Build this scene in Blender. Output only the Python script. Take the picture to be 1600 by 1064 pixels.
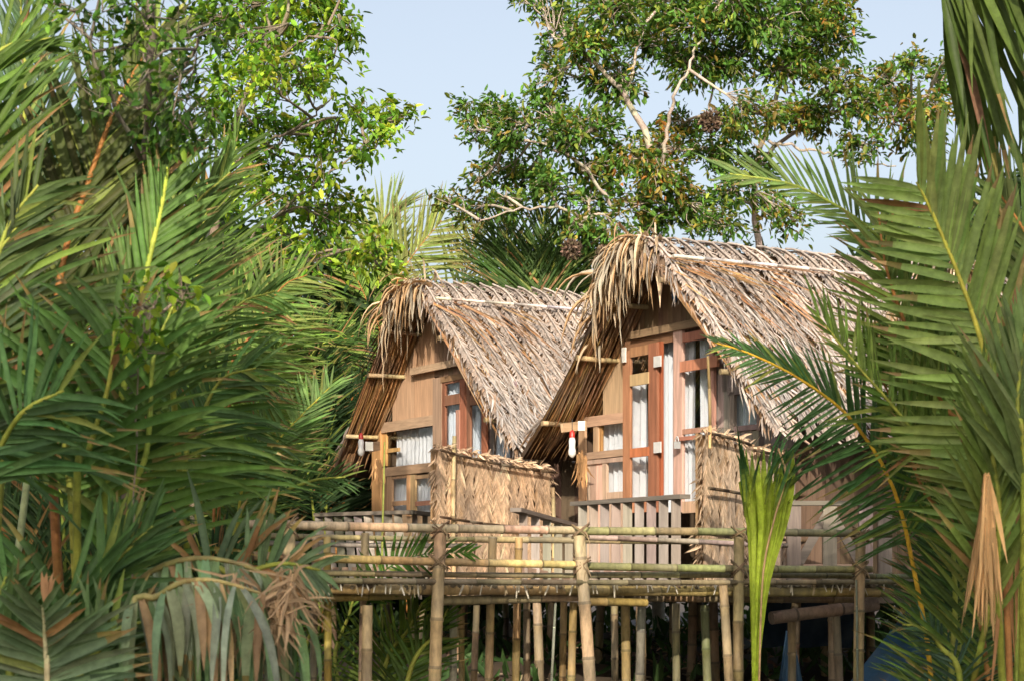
import bpy, math, random
import numpy as np
from mathutils import Vector, Matrix
for o in list(bpy.data.objects): bpy.data.objects.remove(o)
random.seed(7); RNG = np.random.default_rng(11)
SC = bpy.context.scene; COL = SC.collection
# ---------------------------------------------------------------- camera
F = 3111.0; HX, HY = 800.0, 910.0          # focal length, principal column and horizon row, in photo pixels
cd = bpy.data.cameras.new('camera'); cam = bpy.data.objects.new('camera', cd); COL.objects.link(cam)
cam.rotation_euler = (math.pi/2, 0, 0); cam.location = (0, 0, 0)
cd.lens = 70; cd.sensor_width = 36; cd.shift_y = (910-532)/1600.0
cd.clip_start = .1; cd.clip_end = 3000
cd.dof.use_dof = True; cd.dof.focus_distance = 17.5; cd.dof.aperture_fstop = 5.0
SC.camera = cam
# ---------------------------------------------------------------- sky, sun, exposure
SUN_EL, SUN_AZ = 24.0, 184.0               # degrees; azimuth clockwise from +Y (the view direction)
W = bpy.data.worlds.new('World'); SC.world = W; W.use_nodes = True
nt = W.node_tree; bg = nt.nodes['Background']
sky = nt.nodes.new('ShaderNodeTexSky'); sky.sky_type = 'NISHITA'; sky.sun_disc = False
sky.sun_elevation = math.radians(SUN_EL); sky.sun_rotation = math.radians(SUN_AZ)
sky.air_density = 1.0; sky.dust_density = 5.0; sky.ozone_density = 1.0
hs = nt.nodes.new('ShaderNodeHueSaturation'); hs.inputs['Saturation'].default_value = .58
nt.links.new(sky.outputs[0], hs.inputs['Color']); nt.links.new(hs.outputs[0], bg.inputs[0]); bg.inputs[1].default_value = .15
sl = bpy.data.lights.new('sun', 'SUN'); sun = bpy.data.objects.new('sun', sl); COL.objects.link(sun)
sl.energy = 3.5; sl.angle = math.radians(.6); sl.color = (1, .885, .73)
e, a = math.radians(SUN_EL), math.radians(SUN_AZ)
SD = Vector((math.sin(a)*math.cos(e), math.cos(a)*math.cos(e), math.sin(e)))
sun.rotation_euler = SD.to_track_quat('Z', 'Y').to_euler()
SC.view_settings.view_transform = 'Standard'; SC.view_settings.look = 'None'
SC.view_settings.exposure = 0.58; SC.view_settings.gamma = 1
SC.cycles.max_bounces = 6; SC.cycles.transparent_max_bounces = 12
# ---------------------------------------------------------------- helpers
def px(x, y, Y): return np.array([(x-HX)/F*Y, Y, (HY-y)/F*Y])
def nrm(v): return v/np.maximum(np.linalg.norm(v, axis=-1, keepdims=True), 1e-9)
ORG = {}
class MB:
    """collects geometry in world coordinates; build() links it as ONE mesh object"""
    def __init__(s): s.v = []; s.f4 = []; s.f3 = []; s.c4 = []; s.c3 = []; s.n = 0
    def add(s, V, Fc, C):
        V = np.asarray(V, float); Fc = np.asarray(Fc, int); C = np.asarray(C, float)
        if C.ndim == 1: C = np.tile(C, (len(Fc), 1))
        s.v.append(V)
        if Fc.shape[1] == 4: s.f4.append(Fc+s.n); s.c4.append(C)
        else: s.f3.append(Fc+s.n); s.c3.append(C)
        s.n += len(V); return s
    def build(s, name, mat, parent=None, smooth=False, origin=None):
        V = np.concatenate(s.v)
        p = parent; org = None
        if parent is not None: org = ORG[parent.name]
        elif origin is not None: org = np.array(origin, float)
        else: org = np.array([V[:, 0].mean(), V[:, 1].mean(), V[:, 2].min()])
        V = V-org
        me = bpy.data.meshes.new(name)
        f4 = np.concatenate(s.f4) if s.f4 else np.zeros((0, 4), int)
        f3 = np.concatenate(s.f3) if s.f3 else np.zeros((0, 3), int)
        C = np.concatenate(s.c4+s.c3)
        loops = np.concatenate([f4.ravel(), f3.ravel()])
        starts = np.concatenate([np.arange(len(f4))*4, len(f4)*4+np.arange(len(f3))*3])
        me.vertices.add(len(V)); me.vertices.foreach_set('co', V.astype(np.float32).ravel())
        me.loops.add(len(loops)); me.loops.foreach_set('vertex_index', loops.astype(np.int32))
        me.polygons.add(len(starts)); me.polygons.foreach_set('loop_start', starts.astype(np.int32))
        at = me.attributes.new('tint', 'FLOAT_COLOR', 'FACE')
        at.data.foreach_set('color', np.concatenate([C, np.ones((len(C), 1))], 1).astype(np.float32).ravel())
        me.update(calc_edges=True); me.validate()
        if smooth: me.polygons.foreach_set('use_smooth', [True]*len(me.polygons))
        me.materials.append(mat)
        o = bpy.data.objects.new(name, me); COL.objects.link(o)
        if parent is not None: o.parent = parent
        else: o.location = org
        ORG[o.name] = org
        return o
def thing(name, label, cat, loc, group=None, kind=None):
    o = bpy.data.objects.new(name, None); COL.objects.link(o); o.location = loc
    o.empty_display_size = .2
    ORG[o.name] = np.array(loc, float); tag(o, label, cat, group, kind); return o
def tag(o, label=None, cat=None, group=None, kind=None):
    if label: o['label'] = label
    if cat: o['category'] = cat
    if group: o['group'] = group
    if kind: o['kind'] = kind
    return o
def jit(c, n, hv=.04, bv=.18):
    """n colours around c: brightness and hue wander"""
    c = np.asarray(c, float); b = np.exp(RNG.normal(0, bv, (n, 1))); h = np.exp(RNG.normal(0, hv, (n, 3)))
    return np.clip(c*b*h, 0, .95)
def prism(mb, pts, off, c):
    pts = np.asarray(pts, float); n = len(pts); off = np.asarray(off, float)
    V = np.concatenate([pts, pts+off])
    for i in range(n):
        j = (i+1) % n; mb.add(V[[i, j, j+n, i+n]], [[0, 1, 2, 3]], c)
    for k in (0, n):
        for i in range(1, n-1): mb.add(V[[k, k+i, k+i+1]], [[0, 1, 2]], c)
def bar(mb, a, b, w, h, c, up=(0, 0, 1), roll=0):
    a = np.asarray(a, float); b = np.asarray(b, float); t = nrm(b-a); up = np.asarray(up, float)
    if abs(t@up) > .95: up = np.array([.4, -.9, .1])
    s = nrm(np.cross(t, up)); u = np.cross(s, t)
    q = [a-s*w/2-u*h/2, a+s*w/2-u*h/2, a+s*w/2+u*h/2, a-s*w/2+u*h/2]
    prism(mb, q, b-a, c)
def tube(mb, pts, rad, cols, seg=8, cap=True):
    pts = np.asarray(pts, float); n = len(pts); rad = np.broadcast_to(np.asarray(rad, float), (n,))
    T = nrm(np.gradient(pts, axis=0)); ref = np.array([.31, -.2, .93])
    if np.abs((T@ref)).mean() > .9: ref = np.array([1., .1, 0])
    S = nrm(np.cross(T, ref)); U = np.cross(S, T)
    a = np.linspace(0, 2*math.pi, seg, endpoint=False)
    V = pts[:, None]+rad[:, None, None]*(np.cos(a)[None, :, None]*S[:, None]+np.sin(a)[None, :, None]*U[:, None])
    V = V.reshape(-1, 3); Fc = []
    for i in range(n-1):
        for j in range(seg):
            k = (j+1) % seg; Fc.append([i*seg+j, i*seg+k, (i+1)*seg+k, (i+1)*seg+j])
    cols = np.asarray(cols, float)
    C = np.tile(cols, (len(Fc), 1)) if cols.ndim == 1 else np.repeat(cols[:n-1], seg, 0)
    mb.add(V, Fc, C)
    if cap:
        cc = cols if cols.ndim == 1 else cols[0]
        for k, i in ((0, 0), (n-1, (n-1)*seg)):
            ring = V[i:i+seg]; m = ring.mean(0, keepdims=True)
            mb.add(np.concatenate([ring, m]), [[j, (j+1) % seg, seg] for j in range(seg)], cc*.55)
def catmull(P, n):
    P = np.asarray(P, float); P = np.concatenate([[2*P[0]-P[1]], P, [2*P[-1]-P[-2]]]); m = len(P)-3
    out = []
    for t in np.linspace(0, m-1e-6, n):
        i = int(t); f = t-i; a, b, c, d = P[i:i+4]
        out.append(.5*((2*b)+(c-a)*f+(2*a-5*b+4*c-d)*f*f+(3*b-a-3*c+d)*f**3))
    return np.array(out)
def blades(mb, P, D, N, L, Wd, droop, C, segs=5, fold=.25, prof=None, gust=0, tipb=0):
    """many long narrow leaves at once: each bends under its weight and tapers to a point"""
    n = len(P); P = np.asarray(P, float); d = nrm(np.asarray(D, float)); N = nrm(np.broadcast_to(np.asarray(N, float), (n, 3)))
    L = np.broadcast_to(np.asarray(L, float), (n,)); Wd = np.broadcast_to(np.asarray(Wd, float), (n,)); dr = np.broadcast_to(np.asarray(droop, float), (n,))
    C = np.asarray(C, float)
    if C.ndim == 1: C = np.tile(C, (n, 1))
    if prof is None: prof = [.45, .95, 1, .85, .55, .06] if segs == 5 else np.interp(np.linspace(0, 1, segs+1), [0, .2, .5, .8, 1], [.5, 1, .95, .55, .05])
    pos = P.copy(); rows = []
    for i in range(segs+1):
        wv = nrm(np.cross(d, N)); nn = np.cross(wv, d); w = (Wd*prof[i]/2)[:, None]
        rows.append(np.stack([pos-wv*w+nn*w*fold, pos-nn*w*fold*.5, pos+wv*w+nn*w*fold], 1))
        pos = pos+d*(L/segs)[:, None]
        d = d+np.array([0, 0, -1.])*(dr*(i+1)/segs)[:, None]
        if gust: d = d+RNG.normal(0, gust, (n, 3))
        d = nrm(d)
    V = np.stack(rows, 1).reshape(-1, 3); base = (np.arange(n)*(segs+1)*3)[:, None]
    f = []
    for i in range(segs):
        for k in (0, 1): f.append([i*3+k, i*3+k+1, (i+1)*3+k+1, (i+1)*3+k])
    f = np.array(f); Fc = (base[:, :, None]+f[None]).reshape(-1, 4)
    CC = np.repeat(C, len(f), 0)
    if tipb:
        g = CC.reshape(n, len(f), 3); k = RNG.random(n) < tipb; g[k, -2:] = jit((.27, .19, .08), int(k.sum()), .05, .25)[:, None]
        k2 = k & (RNG.random(n) < .3); g[k2, -4:-2] = jit((.25, .2, .07), int(k2.sum()), .05, .2)[:, None]; CC = g.reshape(-1, 3)
    mb.add(V, Fc, CC)
def leaves(mb, P, D, U, L, C, asp=.45):
    n = len(P); d = nrm(D); w = nrm(np.cross(d, U)); u = np.cross(w, d); L = np.broadcast_to(L, (n,))[:, None]
    k = asp/2
    V = np.stack([P, P+d*L*.3-w*L*k+u*L*.06, P+d*L*.7-w*L*k*.75+u*L*.03, P+d*L-u*L*.10, P+d*L*.7+w*L*k*.75+u*L*.03, P+d*L*.3+w*L*k+u*L*.06], 1)
    b = (np.arange(n)*6)[:, None]
    Fc = np.stack([b+np.array([0, 1, 2, 3]), b+np.array([0, 3, 4, 5])], 1).reshape(-1, 4)
    mb.add(V.reshape(-1, 3), Fc, np.repeat(C, 2, 0))
# ---------------------------------------------------------------- materials
def mat(name, rough=.6, scale=(6, 6, 6), amt=.35, bump=.0, trans=0.0, tcol=(1.25, 1.2, .55), spec=.3, mottle=0, mcol=(.1, .1, .05), fine=None):
    m = bpy.data.materials.new(name); m.use_nodes = True; t = m.node_tree; N = t.nodes; K = t.links.new
    b = N['Principled BSDF']; out = N['Material Output']; b.inputs['Roughness'].default_value = rough
    b.inputs['Specular IOR Level'].default_value = spec
    at = N.new('ShaderNodeAttribute'); at.attribute_name = 'tint'
    tc = N.new('ShaderNodeTexCoord'); mp = N.new('ShaderNodeMapping'); mp.inputs['Scale'].default_value = scale
    K(tc.outputs['Object'], mp.inputs[0])
    nz = N.new('ShaderNodeTexNoise'); nz.inputs['Scale'].default_value = 1; nz.inputs['Detail'].default_value = 6; nz.inputs['Roughness'].default_value = .65
    K(mp.outputs[0], nz.inputs[0])
    mr = N.new('ShaderNodeMapRange'); mr.inputs[1].default_value = .25; mr.inputs[2].default_value = .75
    mr.inputs[3].default_value = 1-amt; mr.inputs[4].default_value = 1+amt; K(nz.outputs[0], mr.inputs[0])
    mx = N.new('ShaderNodeVectorMath'); mx.operation = 'SCALE'; K(at.outputs['Color'], mx.inputs[0]); K(mr.outputs[0], mx.inputs[3])
    colour = mx.outputs[0]
    if mottle:
        n2 = N.new('ShaderNodeTexNoise'); n2.inputs['Scale'].default_value = 2.3; n2.inputs['Detail'].default_value = 8; K(tc.outputs['Object'], n2.inputs[0])
        r2 = N.new('ShaderNodeMapRange'); r2.inputs[1].default_value = .45; r2.inputs[2].default_value = .7; r2.inputs[4].default_value = mottle; K(n2.outputs[0], r2.inputs[0])
        mm = N.new('ShaderNodeMix'); mm.data_type = 'RGBA'; K(r2.outputs[0], mm.inputs[0]); K(colour, mm.inputs[6]); mm.inputs[7].default_value = (*mcol, 1); colour = mm.outputs[2]
    K(colour, b.inputs['Base Color'])
    if bump:
        bp = N.new('ShaderNodeBump'); bp.inputs['Strength'].default_value = bump; bp.inputs['Distance'].default_value = .01; K(nz.outputs[0], bp.inputs['Height']); K(bp.outputs[0], b.inputs['Normal'])
    if trans:
        tr = N.new('ShaderNodeBsdfTranslucent'); v = N.new('ShaderNodeVectorMath'); v.operation = 'MULTIPLY'; K(colour, v.inputs[0]); v.inputs[1].default_value = tcol; K(v.outputs[0], tr.inputs[0])
        ms = N.new('ShaderNodeMixShader'); ms.inputs[0].default_value = trans; K(b.outputs[0], ms.inputs[1]); K(tr.outputs[0], ms.inputs[2]); K(ms.outputs[0], out.inputs[0])
    return m
M_palm = mat('palm_leaf', .5, (14, 14, 14), .4, trans=.33, spec=.18)
M_leaf = mat('tree_leaf', .5, (3, 3, 3), .25, trans=.38, spec=.22)
M_dry = mat('dry_leaf', .8, (14, 14, 5), .3, trans=.15, tcol=(1.1, .9, .6), spec=.15)
M_thatch = mat('thatch', .85, (22, 22, 22), .35, spec=.1, mottle=.45, mcol=(.26, .22, .2))
M_bamboo = mat('bamboo', .58, (26, 26, 9), .5, bump=.5, spec=.35, mottle=.6, mcol=(.22, .20, .15))
M_wood = mat('wood', .65, (26, 26, 2.2), .35, bump=.3, spec=.25)
M_woodh = mat('wood_beam', .65, (3, 3, 30), .3, bump=.3, spec=.25)
M_bark = mat('bark', .85, (12, 12, 12), .4, bump=.4, spec=.1)
M_stalk = mat('palm_stalk', .55, (14, 14, 14), .45, spec=.2)
M_cloth = mat('curtain', .9, (5, 5, 1), .08, spec=.05, trans=.2, tcol=(1, 1, 1))
M_plastic = mat('plastic', .35, (5, 5, 5), .05, spec=.5)
M_metal = mat('metal', .35, (20, 20, 20), .15, spec=.8)
M_tarp = mat('tarpaulin', .55, (8, 8, 8), .2, bump=.5, spec=.3, mottle=.5, mcol=(.2, .24, .27))
M_mud = mat('mud', .7, (2, 2, 2), .5, bump=.8, spec=.3, mottle=.6, mcol=(.06, .05, .04))
def glassmat():
    m = bpy.data.materials.new('window_glass'); m.use_nodes = True; t = m.node_tree; N = t.nodes
    g = N.new('ShaderNodeBsdfGlossy'); g.inputs['Roughness'].default_value = .03; g.inputs[0].default_value = (.9, .95, 1, 1)
    tr = N.new('ShaderNodeBsdfTransparent'); tr.inputs[0].default_value = (.96, .97, .98, 1)
    ms = N.new('ShaderNodeMixShader'); ms.inputs[0].default_value = .07; t.links.new(tr.outputs[0], ms.inputs[1]); t.links.new(g.outputs[0], ms.inputs[2])
    t.links.new(ms.outputs[0], N['Material Output'].inputs[0]); return m
M_glass = glassmat()
# ---------------------------------------------------------------- ground and water
def ground_z(x, y):
    z = np.interp(y, [-400, 9, 12, 15.5, 19, 25, 60, 3000], [-2.4, -2.2, -1.6, -1.3, -.86, -.72, -.6, -.6])
    return z
def ground():
    xs = np.concatenate([[-2500, -600, -150, -50], np.arange(-16, 16.01, .4), [50, 150, 600, 2500]])
    ys = np.concatenate([[-1500, -200, -30, 0], np.arange(5, 40, .4), [50, 80, 150, 400, 1000, 2600]])
    X, Y = np.meshgrid(xs, ys); Z = ground_z(X, Y)
    Z = Z+np.where((np.abs(X) < 17) & (Y > 4) & (Y < 41), RNG.normal(0, .035, X.shape)+.05*np.sin(X*1.3+Y*.7), 0)
    V = np.stack([X, Y, Z], -1).reshape(-1, 3); nx = len(xs)
    i, j = np.meshgrid(np.arange(len(ys)-1), np.arange(nx-1), indexing='ij'); k = (i*nx+j).ravel()
    mb = MB(); mb.add(V, np.stack([k, k+1, k+nx+1, k+nx], 1), (.085, .062, .042))
    o = mb.build('ground', M_mud, smooth=True, origin=(0, 0, 0)); o['kind'] = 'structure'
    m = bpy.data.materials.new('river_water'); m.use_nodes = True; b = m.node_tree.nodes['Principled BSDF']
    b.inputs['Base Color'].default_value = (.05, .06, .04, 1); b.inputs['Roughness'].default_value = .08
    nz = m.node_tree.nodes.new('ShaderNodeTexNoise'); nz.inputs['Scale'].default_value = 3; bp = m.node_tree.nodes.new('ShaderNodeBump'); bp.inputs['Strength'].default_value = .15
    m.node_tree.links.new(nz.outputs[0], bp.inputs['Height']); m.node_tree.links.new(bp.outputs[0], b.inputs['Normal'])
    mb = MB(); mb.add([[-400, -60, -1.62], [400, -60, -1.62], [400, 13.5, -1.62], [-400, 13.5, -1.62]], [[0, 1, 2, 3]], (.05, .06, .04))
    w = mb.build('water', m, origin=(0, 0, 0)); w['kind'] = 'structure'
ground()
# ---------------------------------------------------------------- bamboo
BAM = (.42, .31, .17); BAMG = (.30, .25, .12); BAMD = (.25, .18, .10); BAMY = (.47, .33, .14); BAMW = (.5, .41, .27)
def bamboo(mb, a, b, r, c=BAM, bend=.012, node=.3, taper=.9, seg=10):
    a = np.asarray(a, float); b = np.asarray(b, float); L = np.linalg.norm(b-a); t = (b-a)/L
    pts = []; rad = []; cols = []; s = -random.random()*node*.8; marks = []
    while s < L:
        marks.append(s); s += node*random.uniform(.8, 1.15)
    off = np.cross(t, [random.uniform(-1, 1), random.uniform(-1, 1), random.uniform(-1, 1)]); off = off/max(np.linalg.norm(off), 1e-6)*bend*L
    def P(s): f = s/L; return a+t*s+off*math.sin(math.pi*f)
    def R(s): return r*(1-(1-taper)*s/L)
    stations = [(0, 1, 0)]
    for m in marks:
        for ds, k, q in ((-.018*(r/.045), 1.0, 0), (-.005, 1.13, 1), (.005, 1.10, 1), (.016*(r/.045), .98, 0)):
            if 0 < m+ds < L: stations.append((m+ds, k, q))
    stations.append((L, 1, 0)); stations.sort()
    cur = jit(c, 1, .05, .13)[0]
    for i, (s, k, q) in enumerate(stations):
        pts.append(P(s)); rad.append(R(s)*k)
        if q: cols.append(np.array(c)*.55)
        else: cols.append(cur)
        if q: cur = jit(c, 1, .05, .16)[0]
    tube(mb, pts, rad, np.array(cols), seg)
# ---------------------------------------------------------------- thatch
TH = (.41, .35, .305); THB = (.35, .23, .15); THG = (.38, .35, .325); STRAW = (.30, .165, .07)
def thatch_strip(mb, line, nrmv, side, width, cA=TH, cB=THB, step=.034, lift=.05, rach=True, messy=.12, fold=.5, lw=1.0, cs=.14):
    """one plaited palm frond laid along line: midrib with herringbone leaflets either side"""
    line = np.asarray(line, float); seg = np.linalg.norm(np.diff(line, axis=0), axis=1); cum = np.concatenate([[0], np.cumsum(seg)])
    n = int(cum[-1]/step); s = np.linspace(0, cum[-1]*.985, n)
    P = np.stack([np.interp(s, cum, line[:, k]) for k in range(3)], 1)
    P2 = np.stack([np.interp(s+.02, cum, line[:, k]) for k in range(3)], 1); T = nrm(P2-P+1e-9*np.array([0, 0, -1.]))
    T[-1] = T[-2]
    Nn = nrm(np.asarray(nrmv, float)); S = np.asarray(side, float)
    if Nn.ndim == 1: Nn = np.tile(Nn, (n, 1))
    else: Nn = nrm(np.stack([np.interp(s, cum, Nn[:, k]) for k in range(3)], 1))
    tone = np.exp(RNG.normal(0, .13)); mixk = RNG.uniform(0, .3)
    for sg in (-1, 1):
        ang = np.radians(RNG.normal(33, 7, n))[:, None]
        D = T*np.cos(ang)+sg*S*np.sin(ang)+Nn*RNG.normal(lift, messy, n)[:, None]
        k = RNG.random(n)[:, None]; k = np.where(k < mixk, RNG.uniform(.3, 1, (n, 1)), RNG.uniform(0, .2, (n, 1)))
        C = np.array(cA)*(1-k)+np.array(cB)*k; C = C*tone*np.exp(RNG.normal(0, cs, (n, 1)))
        blades(mb, P+Nn*.012, D, Nn, width*RNG.uniform(.95, 1.45, n), lw*RNG.uniform(.020, .040, n), RNG.normal(.0, .10, n), np.clip(C, 0, .9), segs=3, fold=fold)
    if rach:
        m = max(4, int(n/6)); q = np.linspace(0, n-1, m).astype(int)
        tube(mb, P[q]+Nn[q]*.04+RNG.normal(0, .003, (m, 3)), np.linspace(.0115, .008, m), np.clip(np.array(cA)*tone*1.02*np.exp(RNG.normal(0, .12)), 0, .9), 5, cap=False)
# ---------------------------------------------------------------- huts
G = nrm(np.array([-.4907, .8713, 0])); R_ = nrm(np.array([.8713, .4907, 0])); UP = np.array([0, 0, 1.])
class Hut:
    def __init__(s, O, prof, length, dwall=.6, wl=1.9, wr=-1.75, zs=1.0, floor=-.02):
        s.O = np.array([O[0], O[1], 0.]); s.prof = np.array(prof, float); s.prof[:, 1] *= zs; s.len = length; s.d = dwall; s.wl, s.wr, s.floor = wl, wr, floor
    def p(s, u, z, d): return s.O+G*u+R_*d+UP*z
    def roofz(s, u): return np.interp(u, s.prof[:, 0], s.prof[:, 1])
    def w(s, x, y, d=None):
        """point of the picture dropped onto the gable plane d behind the verge"""
        d = s.d if d is None else d; k = (x-HX)/F; O = s.O
        u = (k*(O[1]+R_[1]*d)-O[0]-R_[0]*d)/(G[0]-k*G[1]); Y = O[1]+G[1]*u+R_[1]*d
        return u, (HY-y)/F*Y
    def poly(s, mb, pts, th, c, d=None):
        d = s.d if d is None else d; P = [s.p(*s.w(x, y, d), d) for x, y in pts]; prism(mb, P, R_*th, c)
    def rect(s, mb, x0, y0, x1, y1, th, c, d=None):
        """upright board with level ends: its heights are read at its middle column"""
        d = s.d if d is None else d; xm = (x0+x1)/2
        u0 = s.w(x0, y0, d)[0]; u1 = s.w(x1, y0, d)[0]; z1 = s.w(xm, y0, d)[1]; z0 = s.w(xm, y1, d)[1]
        prism(mb, [s.p(u0, z0, d), s.p(u1, z0, d), s.p(u1, z1, d), s.p(u0, z1, d)], R_*th, c)
        return u0, u1, z0, z1
    def curtain(s, name, parent, x0, y0, x1, y1, d, c=(.78, .80, .82), folds=None):
        mb = MB(); xm = (x0+x1)/2; u0 = s.w(x0, y0, d)[0]; u1 = s.w(x1, y0, d)[0]; z1 = s.w(xm, y0, d)[1]; z0 = s.w(xm, y1, d)[1]
        n = 40; us = np.linspace(u0, u1, n); f = folds or max(3, int(abs(u1-u0)/.09)); ph = random.random()*6
        wv = .022*np.sin(np.linspace(0, f*2*math.pi, n)+ph+.6*np.sin(np.linspace(0, 9, n)))
        rows = []
        for k, z in enumerate((z1, (z0+z1)/2, z0)):
            rows.append(np.array([s.p(u+.01*math.sin(k*2+u*20), z, d+v*(1+.25*k)) for u, v in zip(us, wv)]))
        V = np.concatenate(rows); Fc = [[r*n+i, r*n+i+1, (r+1)*n+i+1, (r+1)*n+i] for r in (0, 1) for i in range(n-1)]
        mb.add(V, Fc, c); return mb.build(name, M_cloth, parent, smooth=True)
    def pane(s, parent, x0, y0, x1, y1, d):
        mb = MB(); s.rect(mb, x0, y0, x1, y1, .004, (1, 1, 1), d); return mb.build('pane', M_glass, parent)

def hut_shell(h, root, fringe=170, fr_off=.18, back=True, strips=True, detail=1.0):
    pr = h.prof; u0, u1 = pr[0, 0], pr[-1, 0]; ia = int(np.argmax(pr[:, 1])); ua = pr[ia, 0]
    # --- thatched slopes: right (towards the camera) and left
    right = pr[:ia+1][::-1]; left = pr[ia:]
    top = .09
    def line(side, d):
        q = right if side > 0 else left
        L = catmull([h.p(u, z+top, d) for u, z in q], 16); return L
    def normals(L):
        T = nrm(np.gradient(L, axis=0)); n = np.cross(R_, T); n *= np.sign(n[:, 2:3]+1e-9); return nrm(n)
    mb = MB(); n = int(h.len/.17)
    for i in range(n):
        d = i*.17+.04; L = line(1, d); sag = RNG.normal(0, .006); L = L+normals(L)*sag
        ext = L[-1]+(L[-1]-L[-2])*RNG.uniform(0, 1.1); L = np.concatenate([L, [ext]])
        L = L+R_*np.linspace(0, RNG.normal(0, .02), len(L))[:, None]
        top_ = [L[0]+(-(L[1]-L[0]))*.05]; thatch_strip(mb, np.concatenate([top_, L]), normals(np.concatenate([top_, L])), R_, .115, step=.019, messy=.035, lift=.025)
    # weathered loose blades along the lower half of the slope, ragged eave
    m = int(1700*detail); dd = RNG.uniform(0, h.len, m); tt = RNG.beta(7, 1.2, m)
    ref = line(1, 0); cum = np.linspace(0, 1, len(ref)); base = np.stack([np.interp(tt, cum, ref[:, k]) for k in range(3)], 1)+dd[:, None]*R_
    nn = normals(ref); Nn = nrm(np.stack([np.interp(tt, cum, nn[:, k]) for k in range(3)], 1)); Td = nrm(ref[-1]-ref[4])
    D = Td+R_*RNG.normal(0, .28, (m, 1))+Nn*RNG.normal(.03, .05, (m, 1))
    k = RNG.random((m, 1)); C = np.where(k < .72, THG, np.where(k < .88, TH, THB))*np.exp(RNG.normal(0, .22, (m, 1)))
    blades(mb, base+Nn*.03, D, Nn, RNG.uniform(.12, .38, m), RNG.uniform(.007, .022, m), RNG.uniform(0, .12, m), np.clip(C, 0, .85), segs=4, fold=.4, gust=.05)
    m = int(420*detail); dd = RNG.uniform(0, h.len, m)
    base = ref[-2][None]+dd[:, None]*R_+RNG.normal(0, .04, (m, 3)); D = Td+R_*RNG.normal(0, .35, (m, 1))
    C = np.where(RNG.random((m, 1)) < .6, THG, TH)*np.exp(RNG.normal(0, .2, (m, 1)))
    blades(mb, base, D, np.tile(nn[-1], (m, 1)), RNG.uniform(.15, .4, m), RNG.uniform(.015, .035, m), RNG.uniform(.1, .5, m), C, segs=4, gust=.06)
    # shaggy verge on the camera side
    m = int(360*detail); tt = RNG.uniform(.1, 1, m); base = np.stack([np.interp(tt, cum, ref[:, k]) for k in range(3)], 1)+R_*RNG.uniform(-.02, .14, (m, 1))-UP*RNG.uniform(0, .10, (m, 1))
    D = Td*1.0-R_*RNG.uniform(-.1, .6, (m, 1))-UP*RNG.uniform(0, .35, (m, 1))+RNG.normal(0, .12, (m, 3))
    C = np.where(RNG.random((m, 1)) < .5, TH, THB)*np.exp(RNG.normal(0, .25, (m, 1)))
    blades(mb, base, D, np.tile(-R_+UP*.3, (m, 1)), RNG.uniform(.10, .32, m), RNG.uniform(.010, .028, m), RNG.uniform(.05, .5, m), np.clip(C, 0, .85), segs=4, gust=.08)
    roof = mb.build('roof', M_thatch, root)
    # solid under-thatch so no light leaks: straw laid down the slope seen from below
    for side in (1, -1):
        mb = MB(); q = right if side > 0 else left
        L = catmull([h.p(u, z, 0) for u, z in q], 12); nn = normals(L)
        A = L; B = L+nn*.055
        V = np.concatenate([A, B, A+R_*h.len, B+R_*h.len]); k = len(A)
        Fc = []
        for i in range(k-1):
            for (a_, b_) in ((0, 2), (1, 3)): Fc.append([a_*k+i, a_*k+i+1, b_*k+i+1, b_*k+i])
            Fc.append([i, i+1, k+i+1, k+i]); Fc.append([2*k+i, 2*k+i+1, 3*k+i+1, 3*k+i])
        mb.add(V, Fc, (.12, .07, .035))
        m = int((620 if side < 0 else 250)*detail)
        dd = RNG.uniform(-.03, min(h.len, 1.6 if side < 0 else 1.2), m); t0 = RNG.uniform(0, .72, m)
        cum = np.linspace(0, 1, k); base = np.stack([np.interp(t0, cum, L[:, j]) for j in range(3)], 1)+R_*dd[:, None]
        Td = nrm(np.stack([np.interp(np.minimum(t0+.15, 1), cum, L[:, j]) for j in range(3)], 1)-(base-R_*dd[:, None])+1e-6)
        base -= nn[5]*RNG.uniform(.0, .05, (m, 1))
        Lt = np.linalg.norm(L[-1]-L[0])
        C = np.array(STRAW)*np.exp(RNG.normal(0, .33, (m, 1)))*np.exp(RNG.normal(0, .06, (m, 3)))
        blades(mb, base, Td+R_*RNG.normal(0, .03, (m, 1)), -nn[5], Lt*np.minimum(RNG.uniform(.3, .6, m), 1.0-t0+RNG.uniform(0, .05, m)), RNG.uniform(.012, .03, m), 0.01, C, segs=4, fold=.7)
        # ragged cut ends along the eave
        m = int(260*detail); dd = RNG.uniform(-.02, h.len if side > 0 else min(h.len, 1.8), m)
        base = L[-2]+R_*dd[:, None]+nn[-1]*RNG.uniform(-.03, .1, (m, 1)); T = nrm(L[-1]-L[-2])
        C = np.array(STRAW)*1.15*np.exp(RNG.normal(0, .3, (m, 1)))
        blades(mb, base, T+RNG.normal(0, .05, (m, 3)), nn[-1], RNG.uniform(.22, .36, m), RNG.uniform(.012, .028, m), .06, C, segs=3)
        if side < 0:   # outer leaves of the slope facing away
            m = int(500*detail); t0 = RNG.uniform(0, .95, m); dd = RNG.uniform(0, h.len, m)
            base = np.stack([np.interp(t0, cum, L[:, j]) for j in range(3)], 1)+R_*dd[:, None]+nn[5]*.07
            blades(mb, base, T+R_*RNG.normal(0, .3, (m, 1)), nn[5], RNG.uniform(.2, .4, m), RNG.uniform(.03, .06, m), .02, np.array(TH)*np.exp(RNG.normal(0, .2, (m, 1))), segs=3)
        mb.build('thatch_lining', M_thatch, roof)
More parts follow.
